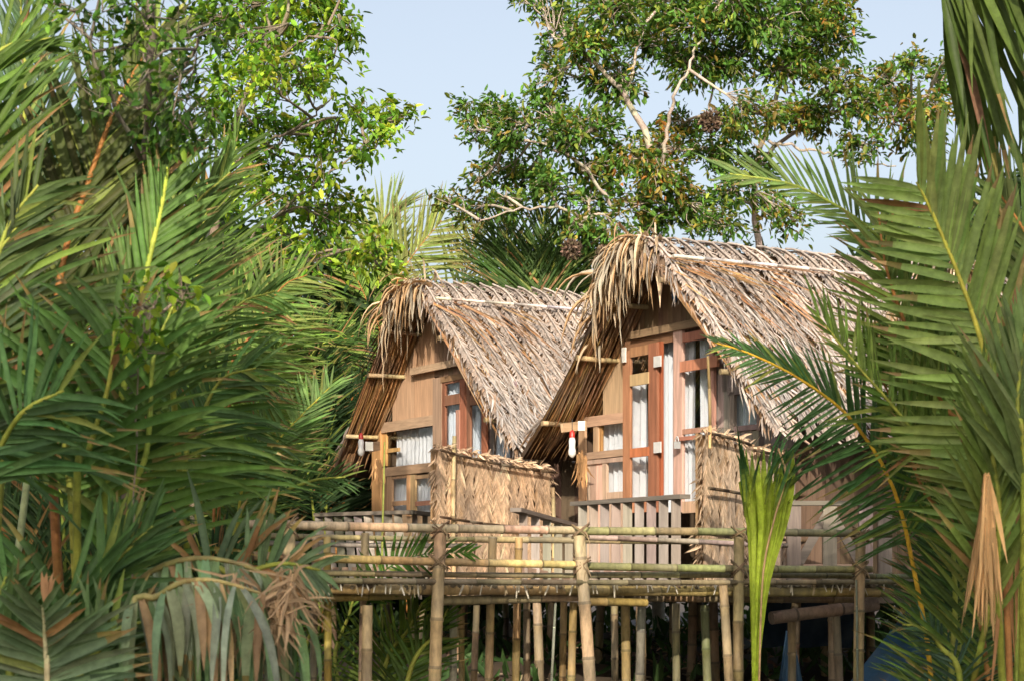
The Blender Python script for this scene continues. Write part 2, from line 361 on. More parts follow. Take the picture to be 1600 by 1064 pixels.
        # bamboo battens under the thatch, sticking out past the verge
        for t in ((.40, .62, .84) if side < 0 else (.5, .85)):
            i = t*(k-1); a_ = np.array([np.interp(i, range(k), L[:, j]) for j in range(3)])-nn[int(i)]*.06
            b = MB(); bamboo(b, a_-R_*.07, a_+R_*(h.d+.1), .026, BAM); b.build('batten', M_bamboo, roof, smooth=True)
    # ridge pole lashed on the outside and a ridge cap
    L = catmull([h.p(u, z+top, 0) for u, z in right], 80); nn = normals(L); i = int(np.argmax(L[:, 2] < L[:, 2].max()-.33)); a_ = L[i]+nn[i]*.11
    b = MB(); bamboo(b, a_-R_*.02, a_+R_*(h.len), .016, (.62, .57, .5), bend=.006, node=.4); b.build('roof_pole', M_bamboo, roof, smooth=True)
    # rafters in the overhang
    for side, q in ((1, right),):
        b = MB(); pts = [h.p(u, z-.09, h.d-.05) for u, z in q]; 
        for p0, p1 in zip(pts[:-1], pts[1:]): bar(b, p0, p1, .05, .07, BAMD)
        b.build('rafter', M_wood, root)
    # dried leaf fringe hanging off the front of the ridge
    mb = MB(); m = fringe
    us = RNG.normal(ua+fr_off, .25, m); us = np.clip(us, ua-.28, ua+.8)
    z = np.array([h.roofz(u) for u in us])+.1
    base = np.array([h.p(u, zz, 0) for u, zz in zip(us, z)])+R_*RNG.uniform(-.08, .2, (m, 1))+RNG.normal(0, .03, (m, 3))
    D = -R_*RNG.uniform(.0, .6, (m, 1))+G*((us-ua)*.5+RNG.normal(0, .2, m))[:, None]+UP*RNG.uniform(-1.1, .1, (m, 1))
    k = RNG.random((m, 1)); C = np.where(k < .35, (.50, .38, .25), np.where(k < .65, (.43, .28, .15), (.38, .33, .25)))*np.exp(RNG.normal(0, .22, (m, 1)))
    blades(mb, base, D, -R_+UP*.8, RNG.uniform(.22, .68, m), RNG.uniform(.022, .065, m), RNG.uniform(.5, 1.1, m), np.clip(C, 0, .8), segs=8, fold=.5, gust=.10)
    m2 = 30; us = RNG.uniform(ua-.35, ua+.7, m2); base = np.array([h.p(u, h.roofz(u)+.13, 0) for u in us])+R_*RNG.uniform(-.05, .35, (m2, 1))
    D = RNG.normal(0, .5, (m2, 3))-R_*.5+UP*.35
    blades(mb, base, D, UP, RNG.uniform(.2, .5, m2), RNG.uniform(.015, .035, m2), RNG.uniform(.4, .9, m2), np.array((.5, .40, .28))*np.exp(RNG.normal(0, .2, (m2, 1))), segs=6, gust=.15)
    mb.build('ridge_fringe', M_dry, roof)
    # ---- closed sides, back, floor, stilts
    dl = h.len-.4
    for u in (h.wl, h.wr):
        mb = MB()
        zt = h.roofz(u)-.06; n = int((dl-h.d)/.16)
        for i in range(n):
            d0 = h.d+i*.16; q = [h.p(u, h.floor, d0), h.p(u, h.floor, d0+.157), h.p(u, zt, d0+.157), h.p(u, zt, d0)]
            prism(mb, q, G*.02*(1 if u > 0 else -1), jit((.11, .075, .05), 1)[0])  # brown darkened so the boards carry the thatch's shade in their colour
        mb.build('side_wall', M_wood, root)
    mb = MB(); us = np.linspace(h.wr, h.wl, 26)
    for a_, b_ in zip(us[:-1], us[1:]):
        zt = min(h.roofz(a_), h.roofz(b_))-.05
        prism(mb, [h.p(a_+.002, h.floor, dl), h.p(b_-.002, h.floor, dl), h.p(b_-.002, zt, dl), h.p(a_+.002, zt, dl)], R_*.02, jit((.24, .18, .14), 1)[0])
    mb.build('back_wall', M_wood, root)
    return roof

P2 = [(-2.05, 1.30), (-1.4, 2.0), (-.8, 2.58), (-.5, 2.84), (-.25, 3.0), (-.04, 3.05), (.16, 2.95), (.36, 2.74), (.6, 2.47), (1.0, 2.06), (1.5, 1.62), (2.0, 1.24)]
P1 = [(-1.93, 1.30), (-1.4, 1.80), (-.8, 2.33), (-.2, 2.84), (.1, 3.07), (.38, 3.17), (.62, 3.09), (.85, 2.90), (1.1, 2.65), (1.5, 2.24), (2.0, 1.74), (2.5, 1.24)]
h2 = Hut((1.083, 18.25), P2, 3.7, .40, 1.56, -1.72)
h1 = Hut((-.960, 22.1), P1, 4.3, .40, 2.14, -1.72, zs=1.04)
P3 = [(-2.0, 1.30), (-1.4, 1.95), (-.8, 2.45), (-.2, 2.75), (.5, 2.40), (1.0, 2.0), (1.5, 1.62), (2.0, 1.28)]
h3 = Hut((2.66+.98, 19.0-1.74), P3, 3.6, .6, 1.85, -1.7, zs=.97)

GREYW = (.25, .21, .175); PLY = (.48, .33, .20); PALE = (.50, .36, .27); REDW = (.34, .12, .05); DARKW = (.17, .10, .07); TANW = (.45, .32, .21)
def platform(h, root, front=-1.1):
    mb = MB(); us = np.arange(h.wr-.1, h.wl+.1, .12)
    for u in us:
        prism(mb, [h.p(u, h.floor-.04, front), h.p(u+.115, h.floor-.04, front), h.p(u+.115, h.floor-.04, h.len-.3), h.p(u, h.floor-.04, h.len-.3)], UP*.035, jit(GREYW, 1)[0])
    mb.build('floor', M_wood, root)
    for u in (h.wr+.05, (h.wl+h.wr)/2, h.wl-.05):
        for d in (front+.1, h.d+.2, 2.2, h.len-.5):
            mb = MB(); p = h.p(u, 0, d); g = float(ground_z(0, p[1]))
            bamboo(mb, [p[0], p[1], g-.2], [p[0]+random.uniform(-.04, .04), p[1], h.floor-.05], .045, BAMD); mb.build('stilt', M_bamboo, root, smooth=True)
    mb = MB()
    for d in (front+.1, h.d+.2, 2.2):
        bar(mb, h.p(h.wr-.1, h.floor-.10, d), h.p(h.wl+.1, h.floor-.10, d), .07, .09, GREYW)
    mb.build('floor_beam', M_woodh, root)

def lit(h, parent, items, name, m, d=None):
    """boards of one piece of joinery: items = (x0,y0,x1,y1,colour,proud)"""
    mb = MB()
    for it in items:
        x0, y0, x1, y1, c, pr = it
        h.rect(mb, x0, y0, x1, y1, .03, jit(c, 1, .04, .08)[0], (h.d if d is None else d)-pr)
    return mb.build(name, m, parent)

# ================= hut nearest the middle (second)
t2 = thing('thatched_hut', 'middle thatched hut on stilts with an open orange wood glazed door', 'hut', tuple(h2.p(0, -1.2, 1.5)), 'thatched bamboo huts')
roof2 = hut_shell(h2, t2); platform(h2, t2)
w2 = MB()
def tri_fill(h, mb, x0, x1, ybot, c, d=None, step=9, gap=.03):
    """upright boards filling the gable from ybot up to the roof"""
    d = h.d if d is None else d; x = x0
    while x < x1:
        xe = min(x+step, x1); ua, ub = h.w(x, ybot, d)[0], h.w(xe, ybot, d)[0]; zb = h.w((x+xe)/2, ybot, d)[1]
        za, zc = h.roofz(ua)-gap, h.roofz(ub)-gap
        if min(za, zc) > zb:
            prism(mb, [h.p(ua, zb, d), h.p(ub, zb, d), h.p(ub, zc, d), h.p(ua, za, d)], R_*.02, jit(c, 1, .03, .06)[0])
        x = xe+.25
tri_fill(h2, w2, 908, 978, 652, PLY, step=34)
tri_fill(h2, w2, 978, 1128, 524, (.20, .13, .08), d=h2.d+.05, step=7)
tri_fill(h2, w2, 1128, 1225, 612, GREYW, step=9)
for x in (1113, 1122, 1131): h2.rect(w2, x, 560, x+8.6, 668, .02, jit(GREYW, 1)[0])
for x in (1113, 1122, 1131): h2.rect(w2, x, 668, x+8.6, 892, .02, jit(GREYW, 1)[0], h2.d+.003)
for x in np.arange(1186, 1236, 9): h2.rect(w2, x, 612, x+8.6, 892, .02, jit(GREYW, 1)[0])
for x in np.arange(1140, 1186, 9): h2.rect(w2, x, 672, x+8.6, 892, .02, jit(GREYW, 1)[0])
for x in (912, 922, 932): h2.rect(w2, x, 722, x+9.5, 892, .02, jit(PALE, 1)[0])
h2.rect(w2, 944, 778, 975, 892, .02, PALE)
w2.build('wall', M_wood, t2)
lit(h2, t2, [(905, 648, 977, 664, TANW, .03)], 'tie_beam', M_woodh); lit(h2, t2, [(985, 508, 1092, 520, (.30, .2, .12), .08)], 'tie_beam', M_woodh)
lit(h2, t2, [(908, 704, 976, 715, (.40, .27, .19), .03)], 'sill_beam', M_woodh)
lit(h2, t2, [(976, 526, 1062, 540, (.23, .12, .06), .035)], 'door_head', M_woodh)
lit(h2, t2, [(1136, 600, 1225, 612, GREYW, .02)], 'sill_beam', M_woodh)
# corner posts
lit(h2, t2, [(904, 640, 913, 895, (.42, .27, .16), .035)], 'corner_post', M_wood)
# left window
wn = lit(h2, t2, [(927, 662, 934, 706, PLY, .02), (934, 662, 939, 706, (.42, .22, .08), -.0)], 'window', M_wood); h2.pane(wn, 938, 664, 974, 705, h2.d+.02); h2.curtain('curtain', wn, 944, 662, 975, 706, h2.d+.10, (.80, .81, .83))
wn = lit(h2, t2, [(912, 716, 975, 723, PALE, .02), (941, 723, 947, 790, PALE, .015), (946, 768, 974, 778, PALE, .01)], 'window', M_wood); h2.pane(wn, 947, 723, 974, 770, h2.d+.02); h2.curtain('curtain', wn, 946, 720, 975, 775, h2.d+.09, (.80, .81, .83))
# open orange leaf, stands a little proud of the wall
ORW = (.37, .175, .095)
dr = lit(h2, t2, [(973, 548, 984, 800, ORW, .10), (1013, 536, 1026, 800, (.30, .13, .07), .10), (984, 541, 1013, 556, ORW, .10), (984, 583, 1013, 601, (.5, .33, .19), .11), (984, 699, 1013, 713, (.42, .15, .06), .11), (984, 782, 1013, 800, ORW, .10)], 'door', M_wood)
for y0, y1 in ((556, 583), (601, 699), (713, 782)): h2.pane(dr, 984, y0, 1013, y1, h2.d-.085)
for y in (556, 690):
    mb = MB(); h2.rect(mb, 1021, y, 1032, y+17, .012, (.6, .6, .58), h2.d-.125); mb.build('hinge', M_metal, dr)
mb = MB(); h2.rect(mb, 971, 543, 976, 566, .02, (.7, .68, .62), h2.d-.13); mb.build('door_bolt', M_metal, dr)
h2.curtain('curtain', t2, 982, 600, 1014, 790, h2.d+.06, (.80, .81, .83)); 
lit(h2, t2, [(1026, 534, 1033, 800, (.36, .10, .045), .06)], 'door_jamb', M_wood)
cv = h2.curtain('curtain', t2, 1033, 536, 1053, 800, h2.d+.09, (.60, .65, .70), folds=3)
# fixed pale frame with high crossbar
FR = (.55, .36, .27)
d2 = lit(h2, t2, [(1052, 517, 1066, 800, FR, .06), (1108, 522, 1115, 800, (.40, .22, .17), .05), (1066, 517, 1108, 531, (.46, .2, .13), .06), (1062, 560, 1120, 577, (.46, .2, .12), .10), (1066, 668, 1108, 676, (.42, .22, .16), .06), (1066, 782, 1108, 800, FR, .06)], 'door', M_wood)
for y0, y1 in ((531, 560), (577, 668), (676, 782)): h2.pane(d2, 1066, y0, 1108, y1, h2.d-.04)
h2.curtain('curtain', t2, 1066, 531, 1087, 790, h2.d+.05, (.80, .81, .83)); h2.curtain('curtain', t2, 1095, 531, 1109, 790, h2.d+.05, (.80, .81, .83), folds=2)
mb = MB(); h2.rect(mb, 1055, 681, 1095, 687, .02, (.42, .18, .12), h2.d-.09); bo = mb.build('latch_bar', M_woodh, d2)
mb = MB(); p = h2.p(*h2.w(1075, 690), h2.d-.12); bar(mb, p-UP*.065, p, .06, .025, (.22, .22, .22), up=(0, 1, 0)); 
ang = np.linspace(0, math.pi, 9); tube(mb, [p+UP*(.045*math.sin(t))+G*(.022*math.cos(t)) for t in ang], .006, (.5, .5, .5), 6); tag(mb.build('padlock', M_metal), 'small dark padlock hanging on the latch bar of the pale door frame', 'padlock')
# right window under the verge
wn = lit(h2, t2, [(1140, 612, 1147, 672, (.30, .22, .19), .02), (1182, 612, 1187, 672, (.3, .22, .19), .02), (1147, 664, 1182, 672, (.3, .22, .19), .02)], 'window', M_wood); h2.pane(wn, 1147, 612, 1182, 664, h2.d+.01); h2.curtain('curtain', wn, 1146, 612, 1183, 670, h2.d+.07, (.72, .78, .82))
# ================= farther hut (first, to the left)
t1 = thing('thatched_hut', 'far left thatched hut with dark red double door behind a long leaf screen', 'hut', tuple(h1.p(0, -1.2, 1.5)), 'thatched bamboo huts')
roof1 = hut_shell(h1, t1, fringe=150, fr_off=.1); platform(h1, t1)
w1 = MB()
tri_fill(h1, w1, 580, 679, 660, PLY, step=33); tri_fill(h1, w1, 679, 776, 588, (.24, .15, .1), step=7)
tri_fill(h1, w1, 776, 822, 648, GREYW, step=9)
for x in np.arange(752, 800, 9): h1.rect(w1, x, 596, x+8.6, 892, .02, jit((.3, .23, .2), 1)[0], h1.d+.012)
for x in np.arange(800, 832, 9): h1.rect(w1, x, 655, x+8.6, 892, .02, jit(GREYW, 1)[0])
for x in (588, 597): h1.rect(w1, x, 744, x+8.5, 892, .02, jit((.42, .24, .15), 1)[0])
h1.rect(w1, 606, 802, 678, 892, .02, PLY)
w1.build('wall', M_wood, t1)
lit(h1, t1, [(581, 655, 679, 671, TANW, .03)], 'tie_beam', M_woodh); lit(h1, t1, [(640, 566, 730, 577, TANW, .08)], 'tie_beam', M_woodh)
lit(h1, t1, [(581, 727, 679, 741, (.42, .28, .17), .03)], 'sill_beam', M_woodh)
lit(h1, t1, [(676, 590, 690, 892, (.42, .28, .2), .045)], 'corner_post', M_wood); lit(h1, t1, [(581, 672, 594, 892, (.48, .29, .13), .04)], 'corner_post', M_wood)
wn = lit(h1, t1, [(594, 671, 603, 728, (.5, .28, .1), .01), (603, 700, 622, 706, (.42, .25, .1), .0)], 'window', M_wood); h1.pane(wn, 603, 671, 677, 728, h1.d+.02); h1.curtain('curtain', wn, 621, 670, 678, 729, h1.d+.10, (.80, .81, .83), folds=9)
for xa, xb in ((612, 635), (648, 674)):
    wn = lit(h1, t1, [(xa-7, 741, xa, 806, (.48, .32, .18), .02), (xb, 741, xb+5, 806, (.52, .32, .15), .02), (xa, 741, xb, 747, (.45, .28, .16), .015), (xa, 782, xb, 789, (.45, .28, .16), .015)], 'window', M_wood)
    h1.pane(wn, xa, 747, xb, 806, h1.d+.01); h1.curtain('curtain', wn, xa-2, 744, xb+2, 806, h1.d+.08, (.80, .81, .83))
DR = (.25, .11, .065)
for xa, xm, xb in ((690, 719, 726), (729, 753, 759)):
    dr = lit(h1, t1, [(xa, 590, xa+5, 800, DR, .04), (xm-1, 590, xb, 800, (.33, .13, .07), .04), (xa+5, 590, xm-1, 598, DR, .04), (xa+5, 616, xm-1, 632, (.26, .12, .07), .045)], 'door', M_wood)
    h1.pane(dr, xa+5, 598, xm-1, 616, h1.d-.02); h1.pane(dr, xa+5, 632, xm-1, 800, h1.d-.02)
    h1.curtain('curtain', dr, xa+4, 596, xm, 800, h1.d+.06, (.70, .76, .82))
lit(h1, t1, [(688, 582, 762, 591, (.3, .17, .1), .05)], 'door_head', M_woodh)
lit(h1, t1, [(712, 640, 717, 800, (.46, .27, .2), .055)], 'door_post', M_wood)
wn = lit(h1, t1, [(766, 650, 772, 720, (.17, .12, .1), .02), (797, 650, 801, 720, (.17, .12, .1), .02), (772, 650, 797, 657, (.17, .12, .1), .02)], 'window', M_wood); h1.pane(wn, 772, 657, 797, 720, h1.d-.005); h1.curtain('curtain', wn, 771, 655, 798, 722, h1.d+.008, (.6, .68, .75))
# ================= right hut, mostly behind palm fronds
t3 = thing('thatched_hut', 'right thatched hut mostly hidden behind the large palm fronds', 'hut', tuple(h3.p(0, -1.2, 1.5)), 'thatched bamboo huts')
hut_shell(h3, t3, fringe=80, detail=.7); platform(h3, t3)
w3 = MB(); us = np.arange(h3.wr, h3.wl, .17)
for u in us:
    if .1 < u < .95: continue
    zt = min(h3.roofz(u), h3.roofz(u+.165))-.05
    prism(w3, [h3.p(u, h3.floor, h3.d), h3.p(u+.166, h3.floor, h3.d), h3.p(u+.166, zt, h3.d), h3.p(u, zt, h3.d)], R_*.02, jit((.44, .36, .32), 1)[0])
w3.build('wall', M_wood, t3)

# ---------------------------------------------------------------- woven leaf screens
def screen(name, a, b, z0, za, zb, label, n, bands, pole=None, seedc=(.56, .405, .27), grey=0):
    t = thing(name, label, 'screen', (a[0], a[1], z0)); a = np.array([a[0], a[1], 0.]); b = np.array([b[0], b[1], 0.])
    s = nrm(b-a); nn = np.array([s[1], -s[0], 0]); nn *= -np.sign(nn[1]) if nn[1] > 0 else 1
    if nn[1] > 0: nn = -nn
    mb = MB(); w = np.linalg.norm(b-a)/n
    prism(mb, [a+UP*z0-nn*.03, b+UP*z0-nn*.03, b+UP*(zb-.03)-nn*.03, a+UP*(za-.03)-nn*.03], -nn*.02, (.30, .19, .1))
    for i in range(n):
        f = (i+.5)/n; p = a+(b-a)*f; zt = za+(zb-za)*f
        k = random.random(); cA = np.array(seedc)*(1.0+.25*k); cA = cA*(1-grey*k)+np.array((.42, .37, .33))*grey*k
        thatch_strip(mb, [p+UP*zt, p+UP*(zt*.5+z0*.5)+s*random.gauss(0, .01), p+UP*z0], nn, s, w*.84, cA=cA, cB=np.array((.44, .28, .15)), step=.02, lift=.0, messy=.02, rach=False, fold=.12, lw=1.35, cs=.2)
    # folded-over top edge and shaggy ends
    m = int(n*20); f = RNG.random(m); base = a+(b-a)*f[:, None]+UP*(za+(zb-za)*f)[:, None]
    D = s*RNG.normal(0, 1, (m, 1))+nn*RNG.uniform(0, .6, (m, 1))+UP*RNG.normal(-.1, .25, (m, 1))
    blades(mb, base, D, nn, RNG.uniform(.06, .16, m), RNG.uniform(.012, .03, m), RNG.uniform(.1, .5, m), np.array(seedc)*1.15*np.exp(RNG.normal(0, .2, (m, 1))), segs=3, gust=.1)
    for e_, sg in ((a, -1), (b, 1)):
        m = 60; zz = RNG.uniform(z0, (za if sg < 0 else zb), m); base = e_+UP*zz[:, None]
        D = s*sg*RNG.uniform(.2, 1, (m, 1))-UP*RNG.uniform(.2, 1.2, (m, 1))+nn*RNG.normal(0, .3, (m, 1))
        blades(mb, base, D, nn, RNG.uniform(.06, .2, m), RNG.uniform(.012, .026, m), .15, np.array(seedc)*np.exp(RNG.normal(0, .25, (m, 1))), segs=3, gust=.08)
    mb.build('leaf_panel', M_thatch, t)
    for fz in bands:
        q = MB(); bamboo(q, a+UP*(z0+(za-z0)*fz)+nn*.075-s*.03, b+UP*(z0+(zb-z0)*fz)+nn*.075+s*.03, .012, (.17, .11, .06)); q.build('batten', M_bamboo, t, smooth=True)
    for f, hh in (pole or []):
        q = MB(); p = a+(b-a)*f+nn*.06; bamboo(q, p+UP*(z0-.1), p+UP*hh, .022, BAM); q.build('post', M_bamboo, t, smooth=True)
    return t
screen('leaf_screen', px(680, 0, 18.0)[:2], px(858, 0, 19.9)[:2], -.05, 1.24, 1.14, 'long tan woven leaf screen in front of the far left hut', 13, (.03, .5, .965), [(.11, 1.34), (.985, .95)])
screen('leaf_screen', px(1096, 0, 15.3)[:2], px(1158, 0, 16.0)[:2], -.02, 1.18, 1.14, 'sunlit woven leaf screen with shaggy edge beside the padlocked door frame', 5, (.33, .62, .97), None, (.58, .43, .29), .25)
screen('leaf_screen', px(1164, 0, 16.3)[:2], px(1297, 0, 17.6)[:2], -.02, 1.12, 1.10, 'greyer woven leaf screen behind the lime green palm shoot', 10, (.35, .68, .97), None, (.50, .36, .24), .7)
# thin pole standing at the door
mb = MB(); bamboo(mb, px(1109, 700, 15.25), px(1106, 556, 15.25), .012, BAMY); tag(mb.build('bamboo_stick', M_bamboo, smooth=True), 'thin yellow bamboo stick upright behind the sunlit leaf screen', 'stick')

# ---------------------------------------------------------------- porch railings of grey boards
def railing(a, b, ztop, zbot, label, n, tilt=0, bw=.075, gap=None, brace=False, zb2=None, depth=0):
    t = thing('porch_railing', label, 'railing', (a[0], a[1], zbot), 'board railings of the porches'); a = np.array([a[0], a[1], 0.]); b = np.array([b[0], b[1], 0.])
    s = nrm(b-a); z2 = ztop if zb2 is None else zb2
    q = MB(); bar(q, a+UP*ztop-s*.04, b+UP*z2+s*.04, .10, .035, jit(GREYW, 1)[0]*.8); q.build('top_rail', M_woodh, t)
    q = MB(); bar(q, a+UP*(zbot+.14), b+UP*(zbot+.14+z2-ztop), .03, .06, jit((.4, .26, .2), 1)[0]); q.build('bottom_rail', M_woodh, t)
    for i in range(n):
        f = (i+.5)/n if not brace else i/(n-1); p = a+(b-a)*f; q = MB()
        bar(q, p+UP*(zbot-.03), p+UP*(ztop+(z2-ztop)*f-.02)+s*tilt, bw, .03 if not brace else .07, jit(GREYW, 1, .05, .15)[0]*1.1, up=(0, 1, 0))
        q.build('baluster', M_wood, t)
    if brace:
        for i in range(n-1):
            p0 = a+(b-a)*i/(n-1); p1 = a+(b-a)*(i+1)/(n-1); q = MB()
            if i % 2: bar(q, p0+UP*(ztop-.05), p1+UP*(zbot+.1), .03, .07, GREYW)
            else: bar(q, p0+UP*(zbot+.1), p1+UP*(ztop-.05), .03, .07, GREYW)
            q.build('brace', M_woodh, t)
railing(px(902, 0, 17.0)[:2], px(1066, 0, 15.6)[:2], .675, -.05, 'grey board railing in front of the open orange door', 9)
railing(px(500, 0, 19.3)[:2], px(640, 0, 18.6)[:2], .66, -.02, 'low railing left of the long tan screen, running off to the palms', 9, tilt=-.08)
railing(px(640, 0, 18.6)[:2], px(672, 0, 19.2)[:2], .66, -.02, 'short railing return at the left end of the long tan screen', 2, bw=.05)
railing(px(808, 0, 17.2)[:2], px(897, 0, 18.9)[:2], .63, -.02, 'sloping pale railing between the long tan screen and the middle hut', 5, zb2=.54)
railing(px(1240, 0, 16.0)[:2], px(1352, 0, 16.0)[:2], .64, -.02, 'braced porch railing below the right hut beside the lime palm shoot', 3, bw=.11, brace=True)
mb = MB(); bar(mb, px(1382, 800, 16.2), px(1382, 905, 16.2), .11, .08, GREYW, up=(0, 1, 0)); q = mb.build('wooden_post', M_wood); tag(q, 'grey square wooden post at the right end of the walkway rail', 'post')

# ---------------------------------------------------------------- bamboo walkway
wk = thing('bamboo_walkway', 'long bamboo walkway on stilts with two rails running across the front of the huts', 'walkway', (0.5, 13.8, -1.5))
def yw(x): return np.interp(x, [300, 440, 1400, 1500], [12.2, 12.5, 14.6, 14.85])
def rail(x0, y0, x1, y1, r, c, dy=0, name='rail', mid=None, parent=wk, bend=.004):
    q = MB(); bamboo(q, px(x0, y0, yw(x0)+dy), px(x1, y1, yw(x1)+dy), r, c, bend=bend, node=.38, taper=.92); return q.build(name, M_bamboo, parent, smooth=True)
rail(385, 818, 912, 828, .030, (.50, .37, .24)); rail(900, 829, 1392, 834, .029, (.30, .27, .13))
rail(395, 868, 915, 882, .028, BAMY); rail(880, 883, 1362, 889, .028, (.27, .25, .11))
rail(400, 836, 760, 842, .02, BAMG, 1.15); rail(740, 842, 1160, 846, .024, (.36, .3, .16), 1.15); 
rail(420, 848, 745, 852, .018, (.42, .33, .28), 1.2); rail(905, 838, 1230, 852, .02, (.36, .27, .22), 1.1)
rail(420, 893, 930, 899, .02, BAMG, .1, 'edge_pole'); rail(905, 898, 1430, 901, .022, (.25, .23, .13), .1, 'edge_pole')
rail(430, 906, 1450, 908, .02, (.20, .16, .09), .02, 'edge_pole', bend=.006)
rail(450, 919, 905, 922, .034, (.42, .28, .13), .08, 'edge_pole', bend=.002); rail(880, 921, 1445, 925, .036, (.33, .26, .09), .08, 'edge_pole', bend=.002)
rail(430, 936, 640, 930, .026, (.30, .22, .06), .2, 'beam'); rail(685, 938, 960, 930, .032, (.30, .22, .12), .15, 'beam'); rail(918, 939, 1010, 941, .03, (.36, .27, .08), .1, 'beam'); rail(940, 932, 1340, 936, .028, BAMD, .35, 'beam')
rail(1205, 965, 1370, 945, .05, (.25, .18, .13), .9, 'beam')
# deck of crosswise bamboo sticks
mb = MB(); x = 410
while x < 1460:
    Y = float(yw(x)); a_ = px(x, 0, Y); dx = 1.0
    p0 = np.array([a_[0], Y+.06+random.uniform(-.05, .03), -.022+random.uniform(-.012, .012)]); p1 = np.array([a_[0]*1.0+.12, Y+1.3, -.03])
    bamboo(mb, p0, p1, random.uniform(.013, .022), (.16, .12, .06), seg=6, node=.5); x += 9.3
mb.build('deck', M_bamboo, wk, smooth=True)
# lashings
x = 470
while x < 1400:
    q = MB(); Y = float(yw(x))-.0; h0 = random.uniform(-8, 6); c = random.choice([(.66, .62, .5), (.6, .55, .43), (.4, .32, .2), (.7, .66, .56)])
    for k in range(random.choice((1, 1, 2))):
        x_ = x+k*4; w_ = random.uniform(-4, 4)
        blades(q, np.array([px(x_, 909+random.uniform(-2, 4), Y)]), np.array([[w_*.012, -.01, -.1]]), np.array([[0, -1., .2]]), random.uniform(.03, .11), random.uniform(.007, .013), .1, np.array(c), segs=4, prof=[.7, 1, 1, .9, .6])
    q.build('lashing', M_dry, wk); x += random.choice((5, 9, 14, 14, 22, 32))+random.uniform(0, 5)
def post(xt, yt, xb, r, c, dy=0, name='post', ybot=1090):
    q = MB(); Y = float(yw(xt))+dy; g = float(ground_z(0, Y))-.3
    a_ = px(xt, yt, Y); b0 = px(xb, 1064, Y); s = (g-a_[2])/(b0[2]-a_[2]); b_ = a_+(b0-a_)*s
    bamboo(q, b_, a_, r, c, node=.34, taper=.93, bend=.006); q.build(name, M_bamboo, wk, smooth=True)
post(688, 832, 682, .044, (.50, .37, .20), -.06); post(905, 836, 919, .044, (.50, .38, .23), -.06); post(1155, 838, 1156, .040, (.34, .26, .12), -.06); post(1345, 836, 1343, .040, (.34, .26, .12), -.06); post(453, 818, 449, .042, BAM, -.06)
for (xt, yt, xb, r, c, dy) in [(571, 832, 569, .030, BAM, .5), (493, 838, 490, .026, BAMD, .9), (511, 838, 510, .028, (.36, .27, .05), .4), (770, 838, 766, .032, (.40, .29, .13), .6), (811, 840, 807, .030, (.38, .24, .10), .9), (1130, 914, 1137, .034, (.46, .34, .18), -.1),
    (574, 945, 571, .038, (.44, .32, .16), .05), (708, 950, 707, .028, (.30, .29, .2), .6), (721, 950, 723, .024, (.36, .22, .07), 1.1), (823, 940, 824, .028, BAMD, 1.3), (868, 942, 861, .009, (.45, .48, .36), -.05),
    (881, 940, 880, .028, (.33, .2, .07), 1.2), (896, 940, 893, .03, (.42, .32, .12), .3), (977, 938, 980, .036, (.38, .29, .11), .7), (1003, 938, 998, .034, (.30, .27, .22), .5), (1056, 942, 1058, .032, (.25, .2, .1), 1.1),
    (1101, 945, 1107, .034, (.20, .24, .09), .8), (1237, 955, 1236, .034, (.36, .27, .15), 1.1), (1306, 955, 1310, .034, (.25, .2, .13), 1.5), (1338, 905, 1338, .008, (.4, .46, .33), -.1),
    (960, 940, 962, .03, BAMD, 1.9), (1180, 945, 1182, .03, BAMD, 1.9), (660, 945, 662, .028, BAMD, 1.9), (745, 945, 742, .028, BAMD, 2.1)]:
    post(xt, yt, xb, r, c, dy, 'support_post' if yt > 900 else 'post')

# ---------------------------------------------------------------- bulbs, switches, tarpaulins
def bulb(p, label, s=1.0):
    t = thing('hanging_bulb', label, 'light bulb', tuple(p-UP*.2)); p = np.asarray(p)
    q = MB(); tube(q, [p+UP*.16, p+UP*.05], .004, (.05, .05, .05), 5); q.build('cable', M_plastic, t)
    q = MB(); tube(q, [p+UP*.05, p+UP*.03, p-UP*.02], [.012, .026, .028], (.5, .03, .02), 10); q.build('socket', M_plastic, t, smooth=True)
    q = MB(); tube(q, [p-UP*.02, p-UP*.05, p-UP*.12], [.024, .033, .03], (.75, .74, .72), 12); q.build('bulb_neck', M_plastic, t, smooth=True)
    q = MB(); tube(q, [p-UP*.12, p-UP*.15, p-UP*.18, p-UP*.2, p-UP*.212], [.03, .038, .036, .022, .004], (.75, .73, .68), 12); q.build('bulb_glass', M_plastic, t, smooth=True)
pA = px(894, 680, 19.0); bulb(pA, 'red capped white bulb hanging by the eave of the middle hut'); pB = px(564, 683, 22.2); bulb(pB, 'red capped white bulb hanging under the far left hut eave')
mb = MB(); bar(mb, px(878, 668, 19.1), px(915, 664, 19.35), .03, .085, PLY); ob = mb.build('bracket_plank', M_woodh, t2)
mb = MB(); bar(mb, px(903, 665, 19.15), px(914, 665, 19.15), .05, .09, (.75, .72, .62)); tag(mb.build('switch_box', M_plastic), 'white switch box on the plank beside the middle hut bulb', 'switch box')
mb = MB(); bar(mb, px(578, 699, 22.3), px(592, 696, 22.5), .03, .10, PLY); mb.build('bracket_plank', M_woodh, t1)
mb = MB(); bar(mb, px(571, 697, 22.15), px(583, 697, 22.15), .05, .10, (.75, .72, .62)); tag(mb.build('switch_box', M_plastic), 'white switch box beside the far left hut bulb', 'switch box')
q = MB(); p = h2.p(*h2.w(1055, 462, .3), .3); tube(q, [p+UP*.07, p+UP*.05, p-UP*.02, p-UP*.07], [.012, .028, .032, .012], (.03, .10, .22), 10); bar(q, p-G*.06+UP*.01, p+G*.06+UP*.01, .012, .012, (.6, .6, .6)); tag(q.build('blue_bulb', M_plastic, smooth=True), 'small blue bulb high in the dark gable of the middle hut', 'light bulb')
